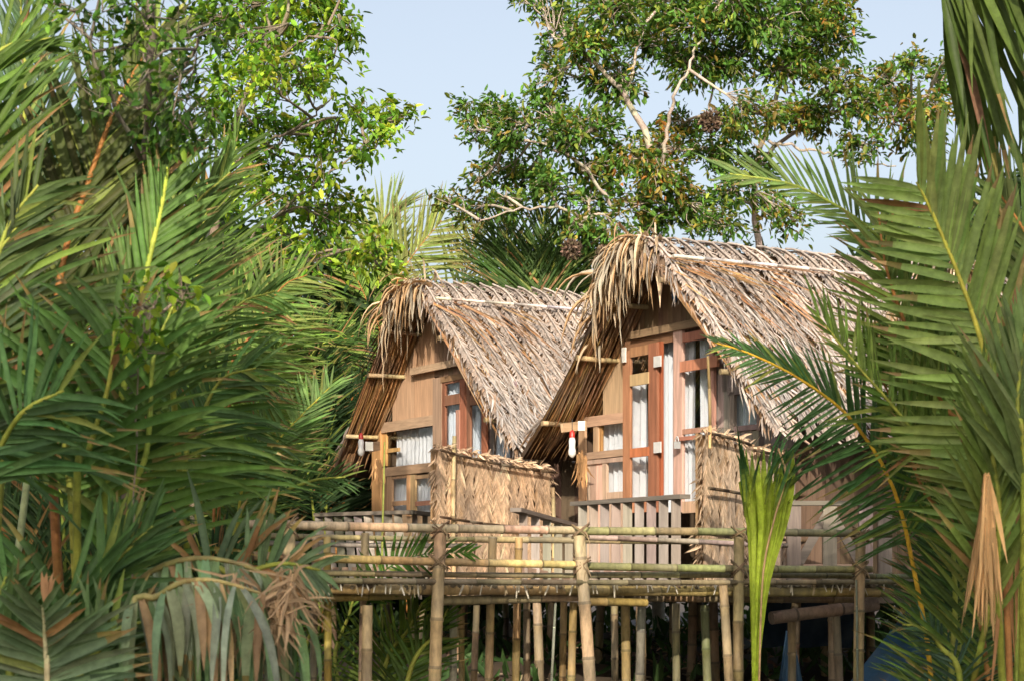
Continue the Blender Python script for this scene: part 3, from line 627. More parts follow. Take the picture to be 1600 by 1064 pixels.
def knot(pt, n, L, label):
    mb = MB(); base = np.tile(pt, (n, 1))+RNG.normal(0, .02, (n, 3)); D = RNG.normal(0, .16, (n, 3))-UP*1.0
    blades(mb, base, D, np.array([0, -1., 0]), RNG.uniform(.4, 1, n)*L, RNG.uniform(.012, .03, n), .1, np.array((.42, .24, .11))*np.exp(RNG.normal(0, .3, (n, 1))), segs=4, gust=.12)
    tag(mb.build('leaf_bundle', M_dry), label, 'leaf bundle')
knot(px(908, 712, 19.3), 40, .32, 'brown dry leaf bundle tied to the corner post of the middle hut')
knot(px(590, 722, 22.2), 40, .3, 'brown dry leaf bundle at the corner of the far left hut')
# blue sheets hung below the deck
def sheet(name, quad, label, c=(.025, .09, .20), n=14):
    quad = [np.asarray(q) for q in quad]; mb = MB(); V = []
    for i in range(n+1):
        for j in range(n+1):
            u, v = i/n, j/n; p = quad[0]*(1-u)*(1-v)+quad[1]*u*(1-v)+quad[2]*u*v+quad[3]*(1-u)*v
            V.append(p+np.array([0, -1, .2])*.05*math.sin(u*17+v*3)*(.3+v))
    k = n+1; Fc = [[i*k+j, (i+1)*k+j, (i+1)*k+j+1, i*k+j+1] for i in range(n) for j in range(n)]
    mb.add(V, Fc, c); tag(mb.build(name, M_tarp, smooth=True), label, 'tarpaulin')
sheet('tarpaulin', [px(1430, 935, 17.2), px(1510, 960, 17.2), px(1480, 1120, 15.6), px(1300, 1100, 15.6)], 'faded blue tarpaulin sloping down to the right behind the last walkway post', (.06, .15, .26))
sheet('tarpaulin', [px(1228, 985, 16.4), px(1240, 985, 16.4), px(1258, 1090, 16.3), px(1212, 1090, 16.3)], 'narrow blue tarpaulin hanging on the post right of the lime shoot', (.05, .12, .2))
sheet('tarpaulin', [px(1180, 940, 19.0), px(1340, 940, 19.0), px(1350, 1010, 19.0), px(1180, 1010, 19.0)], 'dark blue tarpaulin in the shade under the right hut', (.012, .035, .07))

# ---------------------------------------------------------------- palm fronds
GR = (.115, .20, .035); GD = (.06, .12, .022); GT = (.085, .16, .045); GY = (.21, .26, .06); GL = (.18, .29, .05); GB = (.10, .17, .11); OL = (.10, .12, .035)
def frond(parent, pts, L=.7, ang=(50, 50), droop=.25, n=55, w=.045, c=GR, s0=0, N=(0, -1, .15), stalk=(.28, .30, .05), sr=.022, lr=1.0, tipang=.45, vee=.1, cv=.24, gust=.03, brown=.02, sides=(1, 1), lab=None, twist=0, yf=0.06, tipl=.4):
    pts = np.asarray(pts, float); cl = catmull(pts, 60); seg = np.linalg.norm(np.diff(cl, axis=0), axis=1); cum = np.concatenate([[0], np.cumsum(seg)]); tot = cum[-1]
    # arc length where the leaflets begin
    i0 = int(s0/(len(pts)-1)*59); a0 = cum[i0]
    N = nrm(np.asarray(N, float)); mb = MB()
    for sg, A, on, LL in ((1, ang[0], sides[0], L), (-1, ang[1], sides[1], L*lr)):
        if not on: continue
        m = int(n*on*1.12); f = np.clip((np.arange(m)+RNG.uniform(0, .5, m))/m, 0, 1); f = f[RNG.random(m) > .1]; m = len(f); s = a0+f*(tot-a0)*.995
        P = np.stack([np.interp(s, cum, cl[:, k]) for k in range(3)], 1); Q = np.stack([np.interp(np.minimum(s+.05, tot), cum, cl[:, k])-np.interp(np.maximum(s-.05, 0), cum, cl[:, k]) for k in range(3)], 1); T = nrm(Q)
        Nn = np.tile(N, (m, 1)); Nn = nrm(Nn-(Nn*T).sum(1, keepdims=True)*T)
        S = np.cross(T, Nn)
        an = np.radians(A*(1-(1-tipang)*f**1.5)+RNG.normal(0, 5, m))[:, None]
        D = T*np.cos(an)+sg*S*np.sin(an)+Nn*(vee+RNG.normal(0, .10, m))[:, None]
        prof = np.interp(f, [0, .12, .35, .7, 1], [.7, .95, 1, .4+.6*tipl, tipl])*RNG.uniform(.82, 1.05, m)
        C = jit(np.array(c)*.84, m, .05, cv); yl = RNG.random(m) < yf; C[yl] = jit(GY, int(yl.sum()), .05, .15)
        br = RNG.random(m) < brown; C[br] = jit((.30, .17, .07), int(br.sum()), .05, .2)
        blades(mb, P, D, Nn, 1.12*LL*prof*RNG.uniform(.9, 1.06, m), w*.66*RNG.uniform(.8, 1.15, m)*(.6+.4*prof), droop*.25*RNG.uniform(.6, 1.4, m), C, segs=6, fold=.45, gust=gust, tipb=.3)
    o = mb.build('frond', M_palm, parent)
    if lab: o['label'] = lab
    q = MB(); k = np.linspace(0, 59, 26).astype(int); tube(q, cl[k], np.interp(np.linspace(0, 1, 26), [0, 1], [sr*1.05, sr*.28]), jit(stalk, 26, .03, .08), 7); q.build('stalk', M_stalk, o, smooth=True)
    return o
def base3(x, Y): return [(x-HX)/F*Y, Y, float(ground_z(0, Y))]
def nipa(x, Y, label, group='nipa palms on the bank'):
    b = base3(x, Y); return thing('nipa_palm', label, 'palm', tuple(b), group), np.array(b)
def F3(b, L): return [np.asarray(b)]+[px(*p) for p in L]
ORG_S = (.34, .15, .04); YS = (.42, .38, .05); YG = (.30, .36, .06)
# big left palm
pa, ba = nipa(140, 9.6, 'large palm at left with a thick yellow green midrib and long arching leaflets')
frond(pa, F3(ba, [(160, 830, 9.6), (192, 610, 9.6), (228, 430, 9.7), (255, 310, 9.8), (272, 190, 10)]), .62, (62, 25), .42, 66, .05, (.13, .23, .055), 1, stalk=(.36, .42, .06), sr=.026, lr=1.0, tipang=.5, gust=.03)
frond(pa, F3(ba+np.array([.1, -.3, 0]), [(190, 880, 9.3), (230, 700, 9.2), (240, 560, 9.2), (270, 480, 9.2)]), .85, (65, 55), .8, 20, .055, (.14, .25, .06), 1, stalk=YG, lr=.5, sides=(1, .6), brown=.0, sr=.02)
frond(pa, F3(ba, [(80, 700, 9.9), (95, 430, 10), (140, 280, 10.1), (185, 160, 10.2), (240, 60, 10.4)]), .85, (40, 45), .25, 50, .075, OL, 1.2, stalk=ORG_S, sr=.026, cv=.25, yf=.1)
frond(pa, F3(ba, [(215, 860, 10), (224, 650, 10.1), (212, 480, 10.2), (190, 300, 10.3), (195, 160, 10.5)]), .8, (35, 40), .3, 40, .045, GD, 2.6, stalk=ORG_S, sr=.02)
frond(pa, F3(ba, [(110, 760, 9.5), (60, 640, 9.4), (-30, 560, 9.4), (-120, 560, 9.4)]), .8, (70, 60), .45, 30, .055, (.11, .2, .045), 1)
frond(pa, F3(ba, [(120, 800, 9.0), (140, 700, 8.9), (170, 600, 8.8), (180, 500, 8.8)]), .8, (35, 75), .75, 22, .065, (.10, .20, .05), 1.2, sides=(.4, 1), brown=.05)
# left edge palm
pb, bb = nipa(-60, 9.9, 'palm at the far left edge with tall blue green blades against the sky')
frond(pb, F3(bb, [(10, 640, 10.2), (20, 360, 10.3), (40, 150, 10.5), (30, -20, 10.7)]), .75, (35, 30), .15, 50, .045, (.085, .15, .06), 1.3)
frond(pb, F3(bb, [(60, 600, 11), (70, 350, 11.1), (64, 150, 11.3), (68, 40, 11.4)]), .7, (30, 30), .05, 46, .035, (.13, .21, .11), 1.3, stalk=(.4, .42, .2), vee=.0)
frond(pb, F3(bb, [(-30, 700, 9), (-20, 500, 9.), (10, 360, 9), (60, 290, 9)]), .75, (70, 60), .45, 30, .06, (.11, .17, .05), 1.2, yf=.15)
frond(pb, F3(bb, [(-60, 500, 9.4), (-60, 250, 9.5), (-10, 90, 9.6), (80, 60, 9.7)]), .7, (50, 70), .4, 40, .05, GR, 1.2)
frond(pb, F3(bb, [(-40, 800, 8.6), (0, 700, 8.6), (40, 640, 8.5), (100, 610, 8.5)]), .7, (60, 70), .5, 24, .055, (.10, .2, .07), 1.1)
frond(pb, F3(bb, [(-80, 780, 9), (-40, 560, 9), (-20, 430, 9), (30, 350, 9)]), .7, (60, 60), .5, 36, .04, (.12, .17, .08), 1.1, brown=.12)
# middle-left palms behind
pc, bc = nipa(330, 13.5, 'palm left of the far hut with sunlit fan fronds over orange midribs')
frond(pc, F3(bc, [(376, 776, 13.2), (425, 700, 13.2), (470, 650, 13.2), (520, 600, 13.3)]), .42, (35, 85), .12, 56, .036, (.20, .33, .10), 1.0, stalk=YS, sr=.012, vee=.05)
frond(pc, F3(bc, [(350, 640, 13.5), (395, 520, 13.6), (440, 450, 13.7), (480, 430, 13.8)]), .62, (85, 60), .3, 60, .036, (.18, .28, .06), 1.0, stalk=ORG_S, sr=.013, yf=.3)
frond(pc, F3(bc, [(340, 700, 14), (400, 600, 14), (450, 530, 14.1), (500, 505, 14.2)]), .55, (70, 50), .3, 54, .034, GL, 1.0, stalk=ORG_S, sr=.012)
frond(pc, F3(bc, [(310, 700, 12.8), (330, 560, 12.8), (370, 480, 12.8), (430, 455, 12.8)]), .7, (80, 55), .6, 40, .045, (.13, .24, .05), 1.0)
frond(pc, F3(bc, [(290, 760, 12.4), (320, 640, 12.4), (350, 590, 12.4), (400, 575, 12.4)]), .7, (80, 60), .8, 32, .05, (.10, .19, .06), 1.0)
frond(pc, F3(bc, [(370, 820, 14), (430, 775, 14), (490, 750, 14), (540, 745, 14)]), .45, (60, 60), .2, 44, .03, GT, .8)
frond(pc, F3(bc, [(300, 600, 13.8), (310, 420, 14), (330, 300, 14), (370, 230, 14.1)]), .8, (55, 40), .3, 56, .045, GR, 1.0)
frond(pc, F3(bc, [(270, 600, 11.5), (280, 430, 11.5), (300, 330, 11.5), (360, 270, 11.5)]), .6, (50, 60), .3, 50, .04, (.14, .22, .06), 1.0, brown=.08)
pd, bd = nipa(640, 28, 'tall yellow green palm rising behind the far left hut')
frond(pd, F3(bd, [(600, 560, 28), (618, 450, 28), (645, 400, 28), (690, 345, 28)]), 1.4, (75, 45), .12, 70, .06, (.27, .31, .09), 1, stalk=ORG_S, sr=.018)
frond(pd, F3(bd, [(590, 560, 28.5), (584, 440, 28.5), (592, 360, 28.5), (618, 322, 28.5)]), 1.3, (40, 60), .15, 70, .06, (.24, .30, .10), 1, stalk=ORG_S, sr=.016)
frond(pd, F3(bd, [(600, 560, 27.5), (580, 490, 27.5), (562, 445, 27.5), (540, 410, 27.5)]), 1.1, (75, 75), .3, 60, .05, GL, .8, stalk=ORG_S, sr=.014)
frond(pd, F3(bd, [(690, 520, 28), (715, 460, 28), (730, 420, 28), (742, 350, 28)]), 1.0, (50, 50), .15, 50, .045, (.2, .23, .07), 1, stalk=(.4, .22, .1), sr=.018)
pe, be = nipa(860, 26, 'dark palm fans between the two thatched roofs')
for (x1, y1, x2, y2) in ((800, 470, 790, 340), (840, 460, 850, 330), (880, 470, 930, 360), (860, 440, 890, 345), (820, 460, 770, 380), (900, 480, 960, 390), (830, 450, 820, 400)):
    frond(pe, F3(be, [(x1*.6+860*.4, 560, 26), (x1, y1, 26.2), (x2, y2, 26.5)]), 1.0, (45, 45), .12, 40, .055, GD, 1.3, vee=.05, sr=.03)
# drooping foreground palm, lower left
pf, bf = nipa(260, 8.6, 'foreground palm at lower left with hanging grey green leaflets and brown dried tufts')
def hanging(parent, pts, n, L, w, c, sx=.12, brown=.1, lean=(0, 0, 0), pale=.25, dro=(.9, 1.8)):
    """old frond bowed over so that its leaflets hang straight down on both sides"""
    cl = catmull(pts, 60); mb = MB(); m = n; f = (np.arange(m)+RNG.uniform(0, 1, m))/m; k = (12+f*46)
    P = np.stack([np.interp(k, range(60), cl[:, q]) for q in range(3)], 1); T = nrm(np.gradient(cl, axis=0))[k.astype(int)]
    sd = np.where(RNG.random(m) < .5, 1, -1)[:, None]*np.array([0, 1., 0]); D = T*RNG.uniform(.0, .35, (m, 1))+sd*RNG.uniform(.05, .4, (m, 1))-UP*RNG.uniform(.2, 1, (m, 1))+RNG.normal(0, sx, (m, 3))+np.array(lean)
    C = jit(c, m, .07, .22); b = RNG.random(m) < brown; C[b] = jit((.33, .22, .12), int(b.sum()), .06, .25); b = RNG.random(m) < pale; C[b] = jit((.30, .34, .25), int(b.sum()), .05, .2)
    blades(mb, P, D, np.tile([0, -1., .2], (m, 1)), L*RNG.uniform(.6, 1.1, m), w*RNG.uniform(.6, 1.2, m), RNG.uniform(dro[0], dro[1], m), C, tipb=.3, segs=8, fold=.45, gust=.035)
    o = mb.build('frond', M_palm, parent); q = MB(); tube(q, cl[::3], np.linspace(.022, .006, 20), jit((.28, .24, .09), 20), 7); q.build('stalk', M_stalk, o, smooth=True)
hanging(pf, F3(bf, [(170, 1010, 8.8), (215, 910, 8.5), (300, 872, 8.4), (400, 890, 8.4), (470, 950, 8.4)]), 74, .62, .045, (.19, .28, .14), brown=.06)
hanging(pf, F3(bf, [(200, 1020, 8.2), (250, 930, 8.2), (320, 905, 8.1), (420, 930, 8.1)]), 44, .55, .042, (.22, .30, .16), brown=.1)
frond(pf, F3(bf, [(110, 1000, 8.4), (150, 930, 8.4), (190, 870, 8.4), (240, 820, 8.4)]), .5, (40, 45), .3, 30, .055, (.08, .16, .05), 1, brown=0)
frond(pf, F3(bf, [(300, 960, 9), (380, 900, 9), (440, 880, 9), (500, 890, 9)]), .4, (60, 80), .8, 24, .05, (.16, .25, .12), 1.2, brown=.25)
mb = MB(); m = 200; f = RNG.random(m); P = np.stack([px(x, 925+30*math.sin(x*.05)+random.gauss(0, 16), 8.25) for x in 360+f*105])
blades(mb, P, RNG.normal(0, .7, (m, 3))-UP*.9, np.array([0, -1., 0]), RNG.uniform(.08, .32, m), RNG.uniform(.006, .016, m), .25, np.array((.42, .29, .17))*np.exp(RNG.normal(0, .3, (m, 1))), segs=4, gust=.2)
tag(mb.build('dried_tuft', M_dry, pf), 'brown dried tuft of leaf fibres')
pg, bg_ = nipa(70, 8.0, 'low pale fan frond palm in the bottom left corner')
frond(pg, F3(bg_, [(74, 1090, 8.0), (72, 1030, 8.0), (69, 975, 7.95), (66, 945, 7.9)]), .42, (80, 80), .25, 22, .06, (.20, .29, .15), 1, sr=.016, stalk=(.5, .45, .25), tipang=.35, brown=.02)
frond(pg, F3(bg_, [(20, 1090, 8.3), (0, 1030, 8.3), (-10, 960, 8.3), (10, 900, 8.3)]), .45, (60, 60), .4, 24, .05, (.14, .24, .09), 1)
frond(pg, F3(bg_, [(120, 1090, 8.3), (150, 1020, 8.3), (190, 980, 8.3), (240, 970, 8.3)]), .4, (60, 60), .4, 24, .05, (.15, .24, .10), 1, brown=.05)
mb = MB(); blades(mb, np.tile(px(70, 940, 7.9), (8, 1)), np.stack([RNG.normal(.15, .15, 8), RNG.normal(0, .1, 8), np.ones(8)], 1), np.array([0, -1., 0]), RNG.uniform(.06, .13, 8), .02, .1, np.array((.5, .28, .14)), segs=4); tag(mb.build('dried_tuft', M_dry, pg), 'orange brown dried tip')
# ---- right side
ph, bh = nipa(1590, 10.4, 'large palm at right with a broad frond fanning out from a bright yellow midrib')
frond(ph, F3(bh, [(1610, 860, 10.4), (1562, 640, 10.4), (1516, 480, 10.5), (1462, 345, 10.6), (1432, 285, 10.6)]), .9, (36, 70), .03, 50, .085, (.27, .37, .10), 1, stalk=YS, sr=.022, lr=.7, vee=.0, tipang=.8, gust=.008, cv=.12, tipl=.6, N=(-.15, -1, .1))
frond(ph, F3(bh, [(1560, 760, 10.9), (1480, 640, 11), (1420, 520, 11.1), (1385, 420, 11.1), (1372, 330, 11.2)]), .75, (38, 65), .12, 58, .045, (.20, .29, .07), 1, stalk=ORG_S, sr=.02, yf=.2, lr=.9)
frond(ph, F3(bh, [(1580, 700, 11.2), (1490, 560, 11.2), (1430, 450, 11.2), (1363, 361, 11.3), (1250, 293, 11.3), (1140, 272, 11.3)]), .58, (62, 48), .10, 66, .036, (.20, .31, .09), 1.5, stalk=YG, sr=.018, lr=.6, vee=.05, tipang=.35)
hanging(ph, F3(bh, [(1720, 500, 12.2), (1760, 100, 12.2), (1700, -120, 12.2), (1580, -130, 12.1), (1480, -70, 12), (1470, -40, 12)]), 150, 1.6, .058, (.085, .13, .03), sx=.05, brown=.02, lean=(.30, 0, 0), pale=0, dro=(.0, .12))
frond(ph, F3(bh, [(1680, 700, 12), (1650, 500, 12), (1610, 380, 12), (1560, 300, 12)]), .9, (45, 55), .2, 60, .05, (.12, .17, .05), 1, stalk=ORG_S)
frond(ph, F3(bh, [(1600, 760, 9.6), (1590, 640, 9.6), (1600, 520, 9.7)]), .6, (25, 30), .15, 26, .06, (.19, .27, .09), 1)
frond(ph, F3(bh, [(1560, 940, 9.8), (1560, 780, 9.7), (1540, 660, 9.7), (1530, 600, 9.7)]), .6, (30, 32), .2, 24, .055, (.18, .25, .06), 1.0, brown=.04)
frond(ph, F3(bh, [(1550, 820, 10.9), (1480, 740, 10.9), (1400, 640, 10.9), (1330, 560, 10.9), (1275, 490, 10.9)]), .6, (50, 40), .1, 56, .04, (.16, .25, .05), 1, sides=(1, .5), lr=.5, yf=.18, sr=.016)
frond(ph, F3(bh, [(1520, 900, 11.2), (1440, 760, 11.3), (1400, 640, 11.4), (1350, 540, 11.4)]), .7, (50, 50), .2, 56, .042, GR, 1, sides=(1, .4), lr=.5, stalk=ORG_S, sr=.016, yf=.05)
pi_, bi = nipa(1460, 11.5, 'palm at lower right whose yellow midrib arches left across the middle hut roof')
frond(pi_, F3(bi, [(1455, 1064, 11.5), (1430, 900, 11.5), (1395, 760, 11.5), (1330, 655, 11.5), (1250, 592, 11.5), (1170, 552, 11.5), (1115, 535, 11.5)]), .50, (42, 105), .06, 78, .034, (.08, .17, .055), 2.4, stalk=(.62, .36, .03), sr=.016, lr=.95, sides=(1, .8), vee=.02, tipang=.25, gust=.012, yf=.12, tipl=.22)
frond(pi_, F3(bi, [(1490, 1000, 11.8), (1490, 880, 11.8), (1480, 790, 11.9), (1450, 730, 12)]), .5, (60, 60), .3, 50, .03, GT, .8)
frond(pi_, F3(bi, [(1500, 980, 12), (1500, 860, 12), (1480, 760, 12), (1460, 700, 12)]), .55, (70, 60), .35, 56, .034, (.10, .17, .09), .6)
frond(pi_, F3(bi, [(1500, 1080, 11), (1470, 1010, 11), (1440, 980, 11), (1410, 975, 11)]), .35, (60, 60), .35, 36, .026, (.07, .13, .08), .6)
frond(pi_, F3(bi, [(1530, 1020, 11), (1560, 900, 11), (1590, 800, 11), (1610, 700, 11)]), .7, (50, 60), .3, 44, .04, (.13, .2, .05), .6, yf=.2)
frond(pi_, F3(bi, [(1480, 1000, 12.5), (1475, 900, 12.5), (1480, 800, 12.6), (1500, 740, 12.6)]), .5, (60, 70), .3, 44, .03, GT, .6)
# dead leaf hanging
mb = MB(); m = 46; P = np.tile(px(1543, 742, 9.6), (m, 1))+RNG.normal(0, .008, (m, 3)); D = np.stack([RNG.normal(-.02, .075, m), RNG.normal(0, .05, m), -np.ones(m)], 1)
blades(mb, P, D, np.array([0, -1., 0]), RNG.uniform(.38, .8, m), RNG.uniform(.012, .028, m), .02, np.array((.62, .39, .18))*np.exp(RNG.normal(0, .25, (m, 1))), segs=6, fold=.6, gust=.022, prof=[.3, .6, .9, 1, .8, .5, .1])
for x, y0 in ((1575, 800), (1590, 770), (1568, 860)):
    blades(mb, np.array([px(x, y0, 9.8)]), np.array([[random.gauss(.02, .06), 0, -1]]), np.array([[0, -1., 0]]), .75, .022, .0, np.array((.42, .22, .1)), segs=6, gust=.04)
tag(mb.build('dead_frond', M_dry, ph), 'dead orange brown frond hanging straight down')
# lime shoot
ps = thing('palm_shoot', 'young lime green palm shoot with a dark green fan top in front of the walkway', 'palm', (px(1178, 0, 12.6)[0], 12.6, -1.5))
def strap(mb, pts, prof, cols, fold=.35):
    c = catmull(pts, 15); T = nrm(np.gradient(c, axis=0)); wv = nrm(np.cross(T, np.array([0, -1., .0])+RNG.normal(0, .3, 3)))
    ww = np.interp(np.linspace(0, 1, 15), *prof)/2
    V = np.stack([c-wv*ww[:, None], c+np.array([0, fold*2, 0])*ww[:, None], c+wv*ww[:, None]], 1).reshape(-1, 3)
    mb.add(V, [[r*3+k, r*3+k+1, r*3+k+4, r*3+k+3] for r in range(14) for k in (0, 1)], np.repeat(cols, 2, 0))
mb = MB(); LIME = np.array((.46, .57, .07)); DKG = np.array((.06, .14, .05))
for i in range(10):      # pleated pale bundle
    f = (i+.5)/10; xm = 1168+(1228-1168)*f; xt = 1152+(1244-1152)*f; yt = 728+random.uniform(-36, 36); dy = RNG.normal(0, .03)
    base_ = LIME*np.exp(RNG.normal(0, .22)); k = np.clip((np.arange(14)/13-.8)/.2, 0, 1)[:, None]
    strap(mb, [px(1176+6*f, 1075, 12.6), px(1177+ (xm-1177)*.45, 920, 12.6+dy), px(xm, 820, 12.6+dy), px((xm+xt)/2+(xt-xm)*.3, 760, 12.6+dy), px(xt, yt, 12.6+dy*2)],
          ([0, .3, .6, .85, 1], [.010, .026, .046, .036, .003]), base_*(1-k*.6)+DKG*k*.6, .6)
for i in range(27):      # split dark tips
    f = RNG.random(); x0 = 1160+(1236-1160)*f; y0 = 790+random.uniform(-50, 30)-20*f; xt = 1142+(1300-1142)*f**1.05+random.gauss(0, 10); yt = 682+random.gauss(0, 17)+34*abs(f-.35)+ (20 if f > .8 else 0); dy = RNG.normal(0, .06)
    k = np.clip(np.arange(14)/13*2.2+RNG.normal(0, .15), 0, 1)[:, None]; t_ = DKG*np.exp(RNG.normal(0, .3)); b_ = LIME*.6*np.exp(RNG.normal(0, .2))
    strap(mb, [px(x0, y0, 12.6+dy), px(x0*.55+xt*.45+random.gauss(0, 3), y0*.5+yt*.5, 12.6+dy*1.5), px(xt, yt, 12.6+dy*3)], ([0, .3, .7, 1], [.012, .026, .018, .002]), b_*(1-k)+t_*k, .5)
mb.build('leaf_fan', M_palm, ps)
# thin edge of the shoot that has dried orange
mb = MB(); tube(mb, catmull([px(1186, 1075, 12.58), px(1192, 900, 12.56), px(1210, 810, 12.55), px(1228, 745, 12.55), px(1216, 700, 12.55)], 16), .007, (.62, .40, .2), 5); mb.build('stalk', M_stalk, ps)
# young fronds between the rails
pj, bj = nipa(600, 13.4, 'young palm frond pushing up between the two rails of the walkway')
frond(pj, F3(bj, [(570, 1000, 13.2), (590, 905, 13.1), (650, 868, 13.1), (738, 862, 13.1)]), .24, (75, 60), .1, 26, .034, (.07, .16, .02), 1.5, stalk=GD, sr=.008, vee=0, brown=0)
frond(pj, F3(bj, [(600, 1050, 13.8), (640, 980, 13.8), (660, 940, 13.8)]), .5, (60, 60), .4, 26, .04, (.13, .2, .03), .7, brown=0)
frond(pj, F3(bj, [(640, 1050, 13.6), (680, 990, 13.6), (700, 950, 13.6)]), .4, (50, 50), .3, 20, .04, (.09, .16, .03), .7, brown=0)
for kx in (468, 500, 545): frond(pj, F3(bj, [(kx-20, 1050, 14.5), (kx, 960, 14.5), (kx+20, 900, 14.5)]), .35, (50, 50), .3, 22, .035, (.12, .2, .04), .5, brown=0)
# random palms deeper in
def random_palm(x, Y, top, nf, label, c, L=.8, spread=1.0):
    t, b = nipa(x, Y, label); H = px(0, top, Y)[2]-b[2]
    for i in range(nf):
        az = RNG.uniform(0, 2*math.pi); lean = RNG.uniform(.15, .75)*spread; hh = H*RNG.uniform(.7, 1.05)*(1-.35*lean)
        o = np.array([math.cos(az), math.sin(az)*.8, 0])
        P = [b+o*.1, b+UP*hh*.5+o*H*lean*.18, b+UP*hh*.88+o*H*lean*.5, b+UP*hh*(1.0-.12*lean)+o*H*lean*.85]
        frond(t, P, L*RNG.uniform(.85, 1.15), (RNG.uniform(45, 65), RNG.uniform(45, 65)), RNG.uniform(.2, .5), 46, .045, np.array(c)*np.exp(RNG.normal(0, .2)), 1.0, N=nrm(np.array([0, -1, .4])+o*.3-0*UP), stalk=ORG_S if random.random() < .4 else YG, sr=.022, brown=.03, yf=.05)
random_palm(400, 25.5, 420, 12, 'dark palm just left of the far hut behind the sunlit fan fronds', GD, 1.0, .7)
random_palm(230, 17, 380, 12, 'deep green palm behind the thick yellow midrib of the large left palm', GD, .8, .7)
random_palm(40, 14, 330, 12, 'palm deep in the thicket behind the left edge blades', GR, .75, .6)
random_palm(330, 19, 460, 11, 'palm in the dark thicket below the leaning leafy branches', GR, .8, .6)
random_palm(505, 25.5, 500, 10, 'short dark palm close behind the far left hut eave', (.04, .08, .03), 1.0, .6)
random_palm(440, 26, 650, 10, 'low shaded palm beneath the far left hut eave', (.05, .10, .04), .7, .55)
random_palm(110, 12, 680, 9, 'mid height palm low in the left thicket under the orange midrib', (.07, .13, .05), .6, .5)
random_palm(290, 12.5, 780, 9, 'low palm beside the left end of the walkway', (.06, .12, .05), .5, .5)
random_palm(1550, 17.5, 400, 12, 'dark palm behind the yellow midrib frond at right', GD, .7, .3)
random_palm(1600, 13.5, 330, 12, 'tall dark palm filling the right edge', GD, .75, .5)
random_palm(1560, 14.5, 660, 10, 'short teal palm beside the end of the walkway', (.08, .14, .07), .5, .25)
random_palm(1560, 12.8, 640, 10, 'palm behind the dead orange frond', (.07, .12, .05), .6, .4)
random_palm(1200, 28, 370, 9, 'palm fans behind the ridge of the middle hut', (.11, .17, .08), 1.0, .6)
random_palm(1340, 24, 400, 8, 'palm between the middle hut ridge and the big right fronds', (.08, .14, .05), .9, .6)
random_palm(700, 29, 430, 10, 'far palm behind the ridge of the far left hut', (.12, .17, .06), 1.0, .7)

# ---------------------------------------------------------------- broadleaf trees
def blobs_tree(name, label, limbs, blobs, leafL, cols, Y, twig_density=1.0, trunk_c=(.36, .30, .24), leaves_per=13, asp=.42, kind=None, tw=.35, droop=.25, twc=None, edge=.6, openf=0):
    """limbs: (points, r0, r1); blobs: (x, y, rx, ry[, colour bias]); twigs grow from the nearest limb into the blobs"""
    sk = []; mbT = MB(); root = None
    for pts, r0, r1 in limbs:
        c = catmull([px(*p) if len(p) == 3 else px(p[0], p[1], Y) for p in pts], 22); c[1:-1] += RNG.normal(0, .010, (20, 3))*Y/15
        tube(mbT, c, np.linspace(r0, r1, 22)*.52, jit(trunk_c, 22, .04, .12), 8); sk.append(c[5:])
    sk = np.concatenate(sk)
    base = px(*limbs[0][0][0]) if len(limbs[0][0][0]) == 3 else px(*limbs[0][0][0], Y)
    t = thing(name, label, 'tree', tuple(base))
    mbL = MB(); mbW = MB(); k = Y/F
    PP, DD, CC, LL = [], [], [], []
    for bl in blobs:
        x, y, rx, ry = bl[:4]; cb = bl[4] if len(bl) > 4 else 0; dz = bl[5] if len(bl) > 5 else RNG.normal(0, .6)
        c0 = px(x, y, Y+dz); rr = np.array([rx*k, (rx+ry)*.5*k*.8, ry*k])
        j = np.argmin(np.linalg.norm(sk-c0, axis=1)); s0 = sk[j]
        br = catmull([s0, s0*.5+c0*.5+RNG.normal(0, .08, 3)+UP*.05, c0], 9)
        tube(mbT, br, np.linspace(.022, .009, 9)*(Y/25), jit(trunk_c, 9, .04, .12), 6, cap=False)
        nt_ = max(6, int(rx*ry*k*k*26*twig_density)); v = nrm(RNG.normal(0, 1, (nt_, 3))); rad = RNG.uniform(.35, 1.08, (nt_, 1))**edge
        ends = c0+v*rad*rr; node = br[RNG.integers(4, 9, nt_)]
        for i in range(nt_):
            e_ = ends[i]; mid = node[i]*.45+e_*.55+RNG.normal(0, .06, 3)+UP*.04; tw_ = catmull([node[i], mid, e_], 6)
            tube(mbT, tw_, np.linspace(.008, .003, 6)*(Y/25), np.array(twc or trunk_c)*.8, 4, cap=False)
            m = int(leaves_per*RNG.uniform(.5, 1.4)); f = RNG.uniform(.45, 1.05, m); idx = np.clip(f*5, 0, 5)
            P = np.stack([np.interp(idx, range(6), tw_[:, q]) for q in range(3)], 1)+RNG.normal(0, tw*.18, (m, 3))
            out = nrm(e_-node[i]+1e-6); D = out*.7+RNG.normal(0, .65, (m, 3))-UP*droop
            kc = RNG.random(m)+cb*RNG.normal(.62, .4, m); C = np.zeros((m, 3)); cs = cols
            for th, col in cs: C[kc >= th] = col
            PP.append(P); DD.append(D); CC.append(C*np.exp(RNG.normal(0, .24, (m, 1)))*np.exp(RNG.normal(0, .28))); LL.append(leafL*RNG.uniform(.65, 1.2, m))
    P = np.concatenate(PP); D = np.concatenate(DD); C = np.clip(np.concatenate(CC), 0, .8); L = np.concatenate(LL)
    U = UP+RNG.normal(0, .55, (len(P), 3)); leaves(mbL, P, D, U, L, C, asp)
    mbT.build('trunk', M_bark, t, smooth=True); mbL.build('crown', M_leaf, t)
    return t
